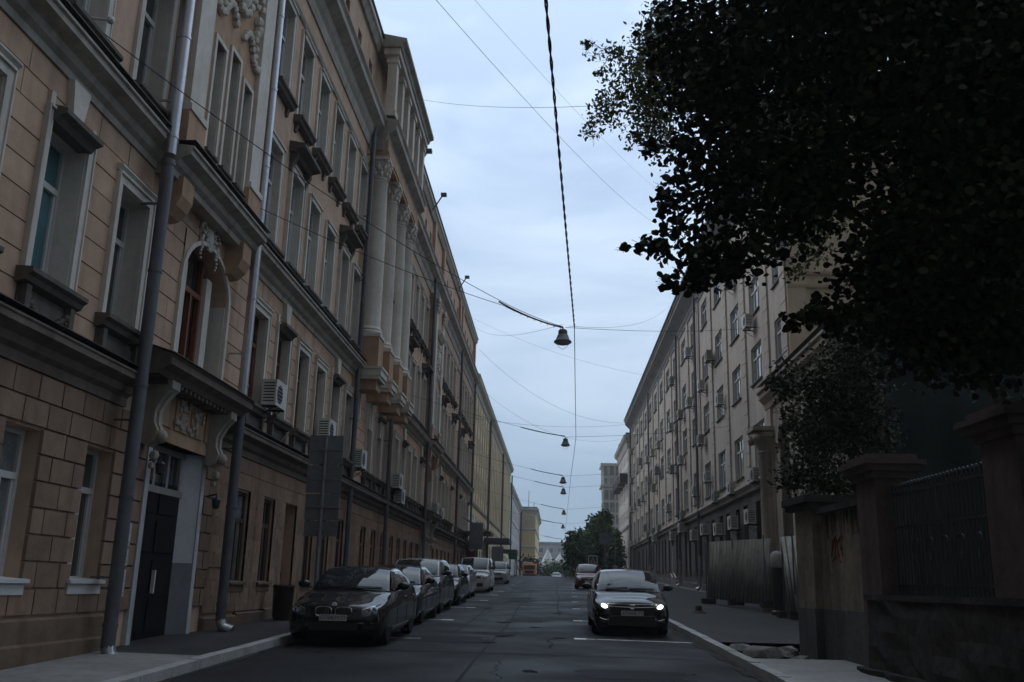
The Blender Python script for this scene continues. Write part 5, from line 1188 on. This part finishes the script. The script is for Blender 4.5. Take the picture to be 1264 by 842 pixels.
        for yd in S.get('handles', ((cy + ry) / 2 - .12, ry - .42)):
            m_ = MB(); x = sx_(yd, bz - .16); m_.tube([(x + s * .005, yd - .1, bz - .155), (x + s * .03, yd - .05, bz - .15), (x + s * .03, yd + .05, bz - .15), (x + s * .005, yd + .1, bz - .155)], .014, 6); m_.build('door_handle', CHR if S.get('chrome') else paint, root, smooth=True)
    m_ = MB(); m_.box(-hw * .85, hw * .85, .5, L - .5, .14, .19); m_.build('underbody', BLK, root)
    return root
def pnt(n, c, **k): return mat(n, c, k.get('rough', .45), k.get('metal', .0), coat=.9, spec=.05, noise=(3, .08))
P_BLACK = pnt('black car paint', (.006, .006, .007)); P_NAVY = pnt('black blue car paint', (.010, .012, .018)); P_GREEN = pnt('dark green car paint', (.014, .024, .022)); P_DARK = pnt('dark grey car paint', (.02, .022, .024))
P_WHITE = pnt('white car paint', (.6, .61, .62), metal=0); P_SILV = pnt('silver car paint', (.38, .40, .42)); P_MAR = pnt('maroon car paint', (.13, .012, .018)); P_PALE = pnt('pale grey car paint', (.34, .36, .38))
SED = dict(L=4.85, W=1.83, H=1.48, nose=.80, cowl=.98, cowl_y=1.25, belt=1.0, deck=1.08, rear_y=4.0, roof_f=2.0, roof_r=3.25, fw=.92, rw=3.7, wr=.325, face='bar', chrome=True)
S1 = dict(SED, L=4.9, W=1.88, H=1.43, nose=.78, cowl=.98, cowl_y=1.45, roof_f=2.2, roof_r=3.5, rear_y=4.25, fw=.85, rw=3.82, face='kidney', wr=.335)
S2 = dict(SED, face='plain', cowl_y=1.2, roof_f=1.95, L=4.7, nose=.80, H=1.44)
SUV = dict(SED, L=4.6, W=1.86, H=1.70, nose=.95, cowl=1.12, belt=1.14, deck=1.18, cowl_y=1.2, roof_f=1.85, roof_r=4.0, rear_y=4.45, fw=.9, rw=3.6, wr=.36, face='round', roofw=.69, side_glass=[(.08, .38), (.41, .66), (.69, .92)])
HAT = dict(SED, L=4.2, W=1.74, H=1.50, nose=.82, cowl=1.0, belt=1.02, deck=1.06, cowl_y=1.1, roof_f=1.75, roof_r=3.5, rear_y=4.0, fw=.82, rw=3.4, wr=.31, face='round', chrome=False)
VAN = dict(SED, L=4.4, W=1.80, H=1.85, nose=.95, cowl=1.16, belt=1.18, deck=1.2, cowl_y=.95, roof_f=1.65, roof_r=4.1, rear_y=4.3, fw=.85, rw=3.6, wr=.32, face='tall', roofw=.74, chrome=False, blackmirror=True, side_glass=[(.06, .34)])
PICK = dict(VAN, L=4.8, W=1.75, H=1.62, nose=.9, cowl=1.06, belt=1.08, deck=1.1, face='tall', roof_f=1.6)
def park(y, x): return (x, y, zr(y + 1.5) - 1.5 * .0235 + .012)
GL_ = 'cars parked along the left kerb'
build_car('parked_car', 'black luxury saloon with chrome twin-oval grille, first car of the parked row on the left', 'car', park(17.95, -4.07), S1, P_BLACK, group=GL_, plate='O758EM 77')
build_car('parked_car', 'black-blue saloon with bluish windscreen, parked directly behind the twin-oval grille saloon', 'car', park(24.1, -4.25), S2, P_NAVY, group=GL_)
build_car('parked_car', 'dark off-roader with a whitish roof, parked third in the row on the left', 'car', park(29.3, -4.4), dict(SUV, H=1.64), P_DARK, group=GL_, roofm=P_WHITE, cabm=P_PALE)
build_car('parked_car', 'dark green hatchback with a grey-green windscreen, parked behind the white-roofed off-roader', 'car', park(35.2, -4.33), dict(HAT, H=1.49), P_GREEN, group=GL_)
build_car('parked_car', 'small pale grey hatchback squeezed between the dark green hatchback and the white van', 'car', park(41.6, -4.48), dict(HAT, H=1.44, W=1.66), P_PALE, group=GL_)
build_car('parked_van', 'white delivery van with a dark bumper, parked behind the small pale hatchback', 'van', park(50.7, -4.3), dict(VAN, H=1.80, W=1.80), P_WHITE, group=GL_)
build_car('parked_van', 'silver van with a black grille, last vehicle of the parked row on the left', 'van', park(70.3, -4.3), PICK, P_SILV, group=GL_)
build_car('parked_car', 'black saloon with both headlights lit, on the right side of the road', 'car', park(22.5, 1.77), SED, P_BLACK, plate='X994HE 77', lit=True)
build_car('parked_car', 'maroon hatchback standing behind the black saloon with lit headlights', 'car', park(61.5, 2.15), dict(HAT, W=1.76, H=1.58, cowl=1.04, belt=1.06, deck=1.08), P_MAR)
build_car('far_car', 'white car of which only the roof shows beyond the crest of the road', 'car', (.27, 168, zr(168)), dict(HAT, chrome=False), P_WHITE)
# orange municipal truck beyond the crest
tk = thing('truck', 'orange municipal truck half hidden beyond the crest of the road', 'truck', (-4.0, 150, zr(151))); OR = mat('orange truck paint', (.62, .20, .03), .45, noise=(2, .1)); tk.scale = (.88, .88, .88)
m_ = MB(); m_.box(-1.15, 1.15, .1, 1.9, .75, 2.5); m_.prism([(.0, .75), (0, 1.6), (.15, 2.5), (.3, 2.55), (.3, .75)], lambda a, b, d: (d, a - .05, b), -1.15, 1.15); m_.build('cab', OR, tk)
m_ = MB(); m_.add([(-1.0, -.075, 1.65), (1.0, -.075, 1.65), (.95, .045, 2.35), (-.95, .045, 2.35)], [(0, 1, 2, 3)]); m_.build('windscreen', CARGL, tk)
m_ = MB(); m_.box(-1.2, 1.2, 2.1, 6.2, 1.0, 2.75); m_.build('load_bed', OR, tk); m_ = MB(); m_.box(-1.2, .6, 2.15, 2.4, 2.75, 2.95); m_.build('headboard', WHITE, tk)
m_ = MB(); m_.box(-1.15, 1.15, -.15, .1, .45, .8); m_.build('bumper', BLK, tk); m_ = MB(); m_.box(-.8, .8, -.08, -.055, .95, 1.45); m_.build('grille', BLK, tk)
for s in (-1, 1):
    m_ = MB(); m_.box(s * .95 - .12, s * .95 + .12, -.08, -.05, .95, 1.15); m_.build('headlight', LAMPG, tk); m_ = MB(); m_.box(s * 1.35 - .08, s * 1.35 + .08, .1, .16, 1.6, 2.1); m_.build('wing_mirror', BLK, tk)
    for y in (.9, 4.6):
        m_ = MB(); m_.lathe([(.3, -.14), (.48, -.14), (.5, 0), (.48, .14), (.3, .14)], (s * .98, y, .5), 16, 'x'); m_.build('wheel', TYRE, tk, smooth=True)
# ================================================================ street lamps on span wires, overhead cables
CAB = mat('black cable', (.012, .012, .013), .7); LAMPB = mat('lamp housing', (.09, .095, .10), .5, .5, noise=(6, .25)); LAMPC = mat('lamp bowl', (.45, .46, .45), .25, noise=(8, .2))
def sag(a, b, s, n=14):
    a, b = Vector(a), Vector(b); return [a.lerp(b, i / (n - 1)) - Vector((0, 0, s * 4 * (i / (n - 1)) * (1 - i / (n - 1)))) for i in range(n)]
def wire(lab, pts, r=.012, name='overhead_wire'):
    return tag(MB().tube(pts, r * .72, 6).build(name, CAB, smooth=True), lab, 'cable')
LP = [(.13, 26, 8.75), (.42, 46, 8.68), (.45, 64, 8.81), (.54, 72, 8.85), (.76, 92, 8.78), (.83, 110, 8.53), (.93, 140, 8.23)]
LW = ('largest street lamp, nearest to the viewer, hanging from its span wire', 'second street lamp down the street, hanging on a straight thin span wire', 'third street lamp down the street, just above a close fourth one', 'fourth street lamp down the street, close below the third one', 'fifth street lamp down the street, over the crest of the road', 'sixth street lamp down the street, over the tree tops', 'farthest and smallest street lamp, over the far end of the street')
proto = None
for i, (x, y, z) in enumerate(LP):
    if proto is None:
        t = thing('street_lamp', LW[0], 'street lamp', (x, y, z), 0, 'street lamps hanging over the road'); proto = t
        m_ = MB(); m_.lathe([(.0, -.05), (.10, -.06), (.13, -.10), (.13, -.2), (.15, -.22), (.2, -.36), (.25, -.40), (.25, -.44)], n=18); m_.tube([(0, 0, .02), (0, 0, -.08)], .02, 6); m_.build('hood', LAMPB, t, smooth=True)
        m_ = MB(); m_.lathe([(.23, -.44), (.21, -.47), (.12, -.50), (.01, -.51)], n=18); m_.build('lamp_bowl', LAMPC, t, smooth=True)
        m_ = MB(); m_.tube([(-.2, 0, -.42), (-.1, 0, -.58), (0, 0, -.64), (.1, 0, -.58), (.2, 0, -.42)], .006, 5); m_.build('wire_guard', LAMPB, t)
    else:
        t = copy_tree(proto); t.location = (x, y, z); t['label'] = LW[i]
        k = 1.0 if i > 1 else .9; t.scale = (k, k, k)
# span wires of the nearest lamp
wire('long wire from an insulator on the near left facade to the largest lamp', sag((-7.0, 11.9, 9.48), (-1.5, 24.2, 8.95), .25) + sag((-1.5, 24.2, 8.95), (.13, 26, 8.78), .05)[1:], .011)
wire('wire from the hook on the projecting bay of the peach building to the largest lamp', sag((-6.6, 18.9, 9.45), (-1.5, 24.35, 8.9), .12) + sag((-1.5, 24.35, 8.9), (.13, 26, 8.74), .06)[1:], .011)
fe = MB(); pts = sag((-1.6, 24.15, 8.97), (.13, 26.0, 8.78), .08, 20); fe.tube([p + Vector((.0, .02, -.02)) for p in pts], .022, 6)
for k, p in enumerate(pts[1:-1]):
    if k % 2: fe.tube([p, p + Vector((.03, .0, -.10))], .008, 4)
tag(fe.build('lamp_feed_cable', CAB), 'thick tied feed cable running up to the largest lamp from the left', 'cable')
wire('straight wire from the largest lamp to the facade of the office building', sag((.2, 26, 8.76), (8.95, 40.8, 12.96), .15), .010)
wire('thin wire from the largest lamp up to the eaves of the office building', sag((.3, 26, 8.8), (8.2, 70, 22.4), .5), .008)
wire('thin wire from the largest lamp to the attic of the peach building', sag((-6.75, 74, 21.9), (.13, 26, 8.85), .5), .008)
# twisted main cable along the street
mp_ = [(-.19, 5.0, 5.9)]
mp_ = [(-.25, -10, 9.6)] + [(-.25, 2, 9.55), (-.2, 14, 8.95), (.46, 26, 8.74)]
def run(ps, s, n=16):
    out = []
    for a, b in zip(ps[:-1], ps[1:]): out += sag(a, b, s, n)[(1 if out else 0):]
    return out
pts = []; cb_ = MB()
for k in (0, 1):
    cb_.tube([p + Vector((.014 * math.cos(i * 1.1 + k * math.pi), 0, .014 * math.sin(i * 1.1 + k * math.pi))) for i, p in enumerate(run([(-1.25, -14, 8.55), (.46, 26, 8.76)], 0, 240))], .013, 5)
tag(cb_.build('twisted_cable', CAB), 'thick twisted cable running overhead along the middle of the street to the largest lamp', 'cable')
wire('overhead cable continuing down the street from the largest lamp past the smaller lamps', run([(.46, 26, 8.76), (.93, 46, 8.69), (.98, 64, 8.95), (1.02, 72, 8.95), (1.14, 92, 9.2), (1.2, 110, 8.9), (1.31, 140, 8.7)], .12, 8), .016)
for i, (x, y, z) in enumerate(LP[1:]):
    w_ = ('second', 'third', 'fourth', 'fifth', 'sixth', 'farthest')[i]; d = 2.2 if i < 4 else 2.6
    wire('span wire carrying the %s street lamp across the street' % w_, sag((-7, y - 2, z + 1.6), (x, y, z + .02), .12, 10) + sag((x, y, z + .02), (8.95 if y < 112 else 8.7, y + 3, z + 1.2), .12, 10)[1:], .008 + .00005 * y, 'span_wire')
    wire('short feed cable rising to the %s street lamp from the left' % w_, sag((x - d, y - .3, z + .42), (x - .02, y, z + .06), .04, 8), .022 + .0002 * y, 'lamp_feed_cable')
wire('highest long wire crossing the sky from the top of the picture towards the office building', sag((-3.1, 20, 15.35), (8.0, 74, 31.0 - .0), .6), .010)
wire('faint upper wire beside the highest long wire crossing the sky', sag((-2.2, 20, 15.4), (9.5, 74, 33.0), .5), .006)
wire('wire from the attic of the white-columned portico to the tree on the right', sag((-6.1, 36, 21.5), (4.0, 17, 11.2), .4), .009)
wire('wire crossing the street between the two facades below the second lamp', sag((-6.9, 52, 11.0), (8.9, 66, 13.5), .9), .010)
wire('second crossing wire from the peach attic down to the office eaves', sag((-6.7, 78, 21.0), (8.2, 86, 16.5), 2.2), .012)
wire('third crossing wire sagging low between attic and office building', sag((-6.7, 84, 18.6), (8.9, 96, 17.0), 2.4), .012)
wire('slanting wire from the peach attic to the grey office wall', sag((-6.75, 70, 21.6), (8.9, 62, 15.0), .8), .009)
# ================================================================ air conditioners
ACW = mat('white air conditioner casing', (.58, .57, .54), .5, noise=(3, .15), streak=.25); ACG = mat('greyed air conditioner casing', (.36, .35, .33), .6, noise=(3, .2), streak=.3); FANB = mat('fan opening', (.03, .03, .032), .7)
def ac_mesh(side):
    F = Fac(0, side); c, f, b = MB(), MB(), MB()
    F.box(c, -.42, .42, .16, .50, .0, .60); F.box(c, -.425, .425, .155, .505, .555, .605)
    m = MB(); r = .22
    for k in range(20):
        a, a2 = 2 * math.pi * k / 20, 2 * math.pi * (k + 1) / 20
        f.add([F.p(-.12, .505, .29), F.p(-.12 + r * math.cos(a), .505, .29 + r * math.sin(a)), F.p(-.12 + r * math.cos(a2), .505, .29 + r * math.sin(a2))], [(0, 1, 2)])
    for k in range(7): F.box(f, -.421, -.4205 + .0, .2, .46, .08 + .07 * k, .11 + .07 * k); F.box(f, .4205, .424, .2, .46, .08 + .07 * k, .11 + .07 * k)
    for k in range(5): F.box(c, -.34, .1, .506, .514, .12 + .085 * k, .128 + .085 * k)
    F.box(b, -.02, .02, 0, .5, -.045, -.002); b.tube([F.p(0, .03, -.32), F.p(0, .42, -.03)], .014, 5)
    return c, f, b
_AC = {}
for s in (1, -1):
    c, f, b = ac_mesh(s)
    for nm, cm in (('w', ACW), ('g', ACG)): _AC[s, nm] = (c.mesh('casing', cm), f.mesh('fan_opening', FANB), b.mesh('bracket', IRON))
def ac(x, y, z, side, lab, tone='w', group='air conditioners on the office building', sc=1.0):
    t = thing('air_conditioner', lab, 'air conditioner', (x, y, z), 0, group); t.scale = (sc, sc, sc)
    for nm, me in zip(('casing', 'fan_opening'), _AC[side, tone]): inst(nm, me, t)
    for q in (-.3, .3): inst('bracket', _AC[side, tone][2], t, (0, q, 0))
GLAC = 'air conditioners on the peach building'
for y, z, lab in ((21.6, 5.5, 'air conditioner nearest to the door canopy on the peach building'), (26.9, 5.5, 'air conditioner just above the back of the tall grey road sign'), (31.7, 5.3, 'air conditioner beside the first white column of the portico'), (39.6, 5.4, 'upper of two air conditioners to the right of the portico'),
                  (40.4, 4.85, 'lower of two air conditioners to the right of the portico'), (52.6, 5.3, 'air conditioner next to the far projecting bay of the peach building'), (54.9, 5.2, 'air conditioner furthest down the peach building')):
    ac(-7.0, y, z, 1, lab, 'w', GLAC)
ordn = ['first', 'second', 'third', 'fourth', 'fifth', 'sixth', 'seventh', 'eighth', 'ninth', 'tenth', 'eleventh', 'twelfth', 'thirteenth', 'fourteenth', 'fifteenth', 'sixteenth']
for y, z, lab in ((38.6, 4.75, 'white air conditioner nearest the gatehouse column, above the hoarding'), (43.0, 4.5, 'white air conditioner above the middle of the long hoarding, the largest one there'), (47.2, 4.5, 'white air conditioner above the far half of the long hoarding'), (51.6, 4.45, 'white air conditioner just beyond the far end of the long hoarding'),
                  (56.2, 4.7, 'pale air conditioner on the dark ground floor before the nearer white downpipe'), (60.6, 4.6, 'white air conditioner just past the nearer white downpipe on the dark ground floor'), (66.5, 5.4, 'high white air conditioner on the dark ground floor left of the second downpipe'), (71.5, 5.1, 'air conditioner beside the thin white pole on the dark ground floor'), (84.5, 5.6, 'farthest big white air conditioner on the dark ground floor')):
    ac(8.96, y, z, -1, lab, 'w', sc=1.05)
rr2 = random.Random(12); FLN = {6.95: 'lowest office floor', 10.8: 'second office floor', 14.0: 'third office floor', 17.4: 'top office floor'}
cnt = 0
for k, u in enumerate(RC):
    for v in (6.95, 10.8, 14.0, 17.4):
        p = {6.95: .85, 10.8: .8, 14.0: .62, 17.4: .25}[v]
        if rr2.random() < p:
            side_ = rr2.choice((0, 0, 1)); tone = rr2.choice('wg')
            if side_ == 0: du, dv, wd = rr2.uniform(-.5, .6), -.72, 'below'
            else: du, dv, wd = rr2.choice((-1.62, 1.62)), rr2.uniform(.1, .7), 'beside'
            ac(9.0, u + du, v + dv, -1, 'air conditioner %s the %s window from the near corner on the %s of the grey office building' % (wd, ordn[k], FLN[v]) if False else '%s air conditioner %s the %s window from the near end, %s' % ('white' if tone == 'w' else 'greyish', wd, ordn[k], FLN[v]), tone); cnt += 1
# ================================================================ signs and small street furniture
SGB = mat('back of road sign', (.17, .18, .19), .5, .4, noise=(3, .2)); POLE = mat('galvanised pole', (.20, .20, .21), .5, .5, noise=(4, .2))
ts = thing('road_sign', 'tall stack of grey road sign boards seen from behind beside the front parked saloon', 'sign', (-5.45, 22, zr(22) + .12))
m_ = MB(); m_.tube([(0, 0, 0), (0, 0, 4.25)], .045, 10); m_.build('pole', POLE, ts, smooth=True)
for z0, z1, w in ((3.62, 4.3, .8), (2.95, 3.58, .82), (2.32, 2.92, .8), (1.95, 2.3, .78)):
    m_ = MB(); m_.box(-w / 2, w / 2, .06, .085, z0, z1); o = m_.build('sign_board', SGB, ts)
    m_ = MB(); m_.box(-w / 2 + .02, w / 2 - .02, .035, .059, (z0 + z1) / 2 - .015, (z0 + z1) / 2 + .015); m_.box(-.06, .06, -.055, .034, (z0 + z1) / 2 - .03, (z0 + z1) / 2 + .03); m_.build('clamp', POLE, o)
cs = thing('crossing_sign', 'square pedestrian crossing sign with a pale yellowish border on a pole by the right kerb', 'sign', (3.4, 88, zr(88) + .12)); cs.scale = (.9, .9, .9)
m_ = MB(); m_.tube([(0, .05, 0), (0, .05, 2.6)], .04, 8); m_.build('pole', POLE, cs)
m_ = MB(); m_.box(-.46, .46, 0, .02, 1.55, 2.47); bo_ = m_.build('board', mat('sign yellow-green border', (.62, .68, .42), .5), cs)
m_ = MB(); m_.box(-.38, .38, -.006, -.001, 1.63, 2.39); m_.build('blue_field', mat('sign blue', (.02, .05, .11), .5), bo_)
m_ = MB(); m_.add([(-.32, -.009, 1.70), (.32, -.009, 1.70), (0, -.009, 2.32)], [(0, 1, 2)]); m_.build('white_triangle', mat('sign white', (.3, .32, .33), .5), bo_)
m_ = MB()
for a, b, r in (((-.02, 2.02), (.02, 1.9), .035), ((.02, 1.9), (-.08, 1.74), .025), ((.02, 1.9), (.1, 1.75), .025), ((-.02, 2.0), (-.1, 1.9), .02), ((0, 2.0), (.1, 1.92), .02)): m_.tube([(a[0], -.014, a[1]), (b[0], -.014, b[1])], r, 5)
m_.sphere((-.01, -.014, 2.1), .04, 6); m_.build('walking_figure', INK, bo_)
bs = thing('road_sign', 'grey rectangular sign back on a tall pole before the trees on the right pavement', 'sign', (3.7, 72, zr(72) + .12))
m_ = MB(); m_.tube([(0, 0, 0), (0, 0, 3.9)], .045, 8); m_.build('pole', POLE, bs); m_ = MB(); m_.box(-.45, .45, -.08, -.05, 2.9, 3.75); m_.build('sign_board', SGB, bs)
pb = thing('post_with_box', 'thin grey post carrying a small metal box beside the grey sign back', 'post', (4.55, 74, zr(74) + .12))
m_ = MB(); m_.tube([(0, 0, 0), (0, 0, 3.6)], .04, 8); m_.build('post', POLE, pb); m_ = MB(); m_.box(-.16, .16, -.2, -.03, .6, 1.4); m_.build('metal_box', ACG, pb)
# shop fronts at the end of the peach building
SHD = mat('shop canopy', (.06, .06, .065), .6, noise=(3, .2)); SHR = mat('red shop board', (.16, .03, .03), .6, noise=(4, .3))
a1 = thing('shop_canopy', 'dark flat canopy over the shop entrance at the end of the peach building', 'canopy', (-6.9, 72.5, 5.2)); m_ = MB(); m_.box(0, 2.1, -1.6, 1.6, 0, .22); m_.build('slab', SHD, a1); m_ = MB()
for q in (-1.5, 1.5): m_.tube([(0, q, 1.2), (1.9, q, .2)], .03, 5)
m_.build('stays', SHD, a1)
a2 = thing('shop_canopy', 'long dark canopy on posts in front of the ochre building', 'canopy', (-6.9, 96, 5.6)); m_ = MB(); m_.box(0, 2.4, -3, 3, 0, .4); m_.build('slab', SHD, a2)
a3 = thing('shop_canopy', 'dark canopy with a hanging green board further along the ochre building', 'canopy', (-6.9, 112, 5.2)); m_ = MB(); m_.box(0, 2.5, -2.5, 2.5, 0, .35); m_.build('slab', SHD, a3); m_ = MB(); m_.box(1.6, 2.5, -2.55, -2.45, -.75, -.05); m_.build('hanging_board', mat('green board', (.03, .09, .07), .5), a3); m_ = MB()
for q in (-2.3, 2.3): m_.box(2.3, 2.42, q - .06, q + .06, -3.2, 0)
m_.build('posts', SHD, a3)
rb_ = thing('shop_sign', 'small red shop board with a round pale emblem fixed to the peach facade', 'sign', (-6.9, 74.6, 3.6)); m_ = MB(); m_.box(0, .9, -.06, .06, 0, 1.2); m_.build('board', SHR, rb_); m_ = MB(); m_.lathe([(.25, -.075), (.25, -.062)], (.45, 0, .7), 16, 'y'); m_.build('emblem', PALE, rb_)
for i, (x, y, z0, z1, w, lab) in enumerate(((-5.6, 68, 4.0, 5.9, .95, 'upper grey sign board seen from behind near the shop canopy'), (-5.5, 92, 3.6, 5.2, 1.1, 'grey sign board seen from behind in front of the ochre building'))):
    t = thing('road_sign', lab, 'sign', (x, y, zr(y) + .12)); g = zr(y) + .12; m_ = MB(); m_.tube([(0, 0, 0), (0, 0, z1 - g)], .05, 8); m_.build('pole', POLE, t); m_ = MB(); m_.box(-w / 2, w / 2, -.09, -.06, z0 - g, z1 - g - .05); m_.build('sign_board', SGB, t)
# barrier at the end of the left parking row
br = thing('railing', 'grey pedestrian railing on the left pavement beyond the parked vans', 'railing', (-5.0, 78, zr(78) + .12)); m_ = MB()
for k in range(12): m_.tube([(0, .5 * k, 0), (0, .5 * k, 1.3)], .025, 5)
for z in (.2, 1.28): m_.tube([(0, 0, z), (0, 5.5, z + .14)], .03, 5)
for k in range(8): m_.tube([(0, 0, 0), (0, 0, 1.3)], .02, 5)
m_.build('bars', POLE, br)
# small things on the near left facade
nb = thing('notice', 'paper notices pinned in a column on the wall beside the black door', 'notice', (-6.92, 15.25, 1.55)); PAP = mat('notice paper', (.42, .42, .40), .8, noise=(9, .15))
for k, (z, h, w) in enumerate(((.52, .36, .28), (.2, .26, .26), (-.28, .42, .27))):
    m_ = MB(); m_.box(0, .008, -w / 2, w / 2, z, z + h); o = m_.build('sheet', PAP, nb)
    m_ = MB()
    for j in range(5): m_.box(.0085, .0095, -w * .38, w * (.38 - .1 * (j % 3)), z + .05 + (h - .1) * j / 5, z + .065 + (h - .1) * j / 5)
    m_.build('text_lines', mat('printed text', (.12, .12, .12), .8), o)
for y, z, lab in ((15.72, 3.5, 'small black wall lantern left of the black door'), (18.55, 3.15, 'small black wall lantern right of the black door')):
    t = thing('wall_lantern', lab, 'lantern', (-6.9, y, z), 0, 'lanterns by the black door'); m_ = MB(); m_.tube([(0, 0, 0), (.2, 0, .05), (.2, 0, -.02)], .018, 6); m_.build('arm', IRON, t); m_ = MB(); m_.lathe([(.05, -.02), (.09, -.06), (.07, -.22), (.03, -.24)], (.2, 0, 0), 8); m_.build('lantern_body', IRON, t)
bn = thing('litter_bin', 'dark litter bin standing against the peach facade left of the front parked saloon', 'bin', (-6.45, 23.0, zr(23.0) + .12)); m_ = MB(); m_.lathe([(.2, 0), (.2, .05), (.23, .1), (.25, .75), (.27, .78), (.25, .82)], n=14); m_.build('bucket', mat('brown bin paint', (.045, .03, .025), .7, noise=(5, .3)), bn, smooth=True)
for y, z, lab in ((40.9, 20.9, 'nearer floodlight arm on the roof edge of the peach building'), (47, 21.3, 'middle floodlight arm on the roof edge of the peach building'), (61, 21.3, 'farther floodlight arm on the roof edge of the peach building')):
    t = thing('floodlight', lab, 'floodlight', (-6.8, y, z), 0, 'floodlights along the roof edge'); m_ = MB(); m_.tube([(0, 0, -.3), (.5, 0, .55)], .04, 6); m_.build('arm', DPIPE, t); m_ = MB(); m_.box(.4, .7, -.13, .13, .48, .64); m_.build('lamp_head', LAMPB, t)
hk = MB(); hk.tube([(-7.0, 11.9, 9.5), (-6.6, 11.95, 9.48)], .02, 6); hk.sphere((-6.62, 11.95, 9.48), .06, 8); tag(hk.build('insulator', ACW, smooth=True), 'white insulator on the near upper wall of the peach building holding a wire', 'insulator')
tp = thing('white_pole', 'thin white pole with two slanting rails by the steps of the office building', 'pole', (8.5, 70.5, zr(70.5) + .1)); m_ = MB(); m_.tube([(0, 0, 0), (0, 0, 2.9)], .05, 8); m_.build('pole', WHITE, tp); m_ = MB()
for d in (-.9, .9): m_.tube([(0, d - .8, .65), (0, d + .8, 1.0)], .035, 6); m_.tube([(0, d, 0), (0, d, .8)], .03, 6)
m_.build('rails', WHITE, tp)
# ================================================================ the damp air of the street
hz = MB(); hz.box(-120, 120, -60, 470, -3.0, 46.0)
hm = bpy.data.materials.new('haze'); hm.use_nodes = True; t_ = hm.node_tree; t_.nodes.clear()
ho_ = t_.nodes.new('ShaderNodeOutputMaterial'); pv = t_.nodes.new('ShaderNodeVolumePrincipled'); pv.inputs['Color'].default_value = (.86, .92, 1.0, 1); pv.inputs['Density'].default_value = .0006; pv.inputs['Anisotropy'].default_value = .2
t_.links.new(pv.outputs[0], ho_.inputs['Volume']); tag(hz.build('haze', hm), kind='stuff')
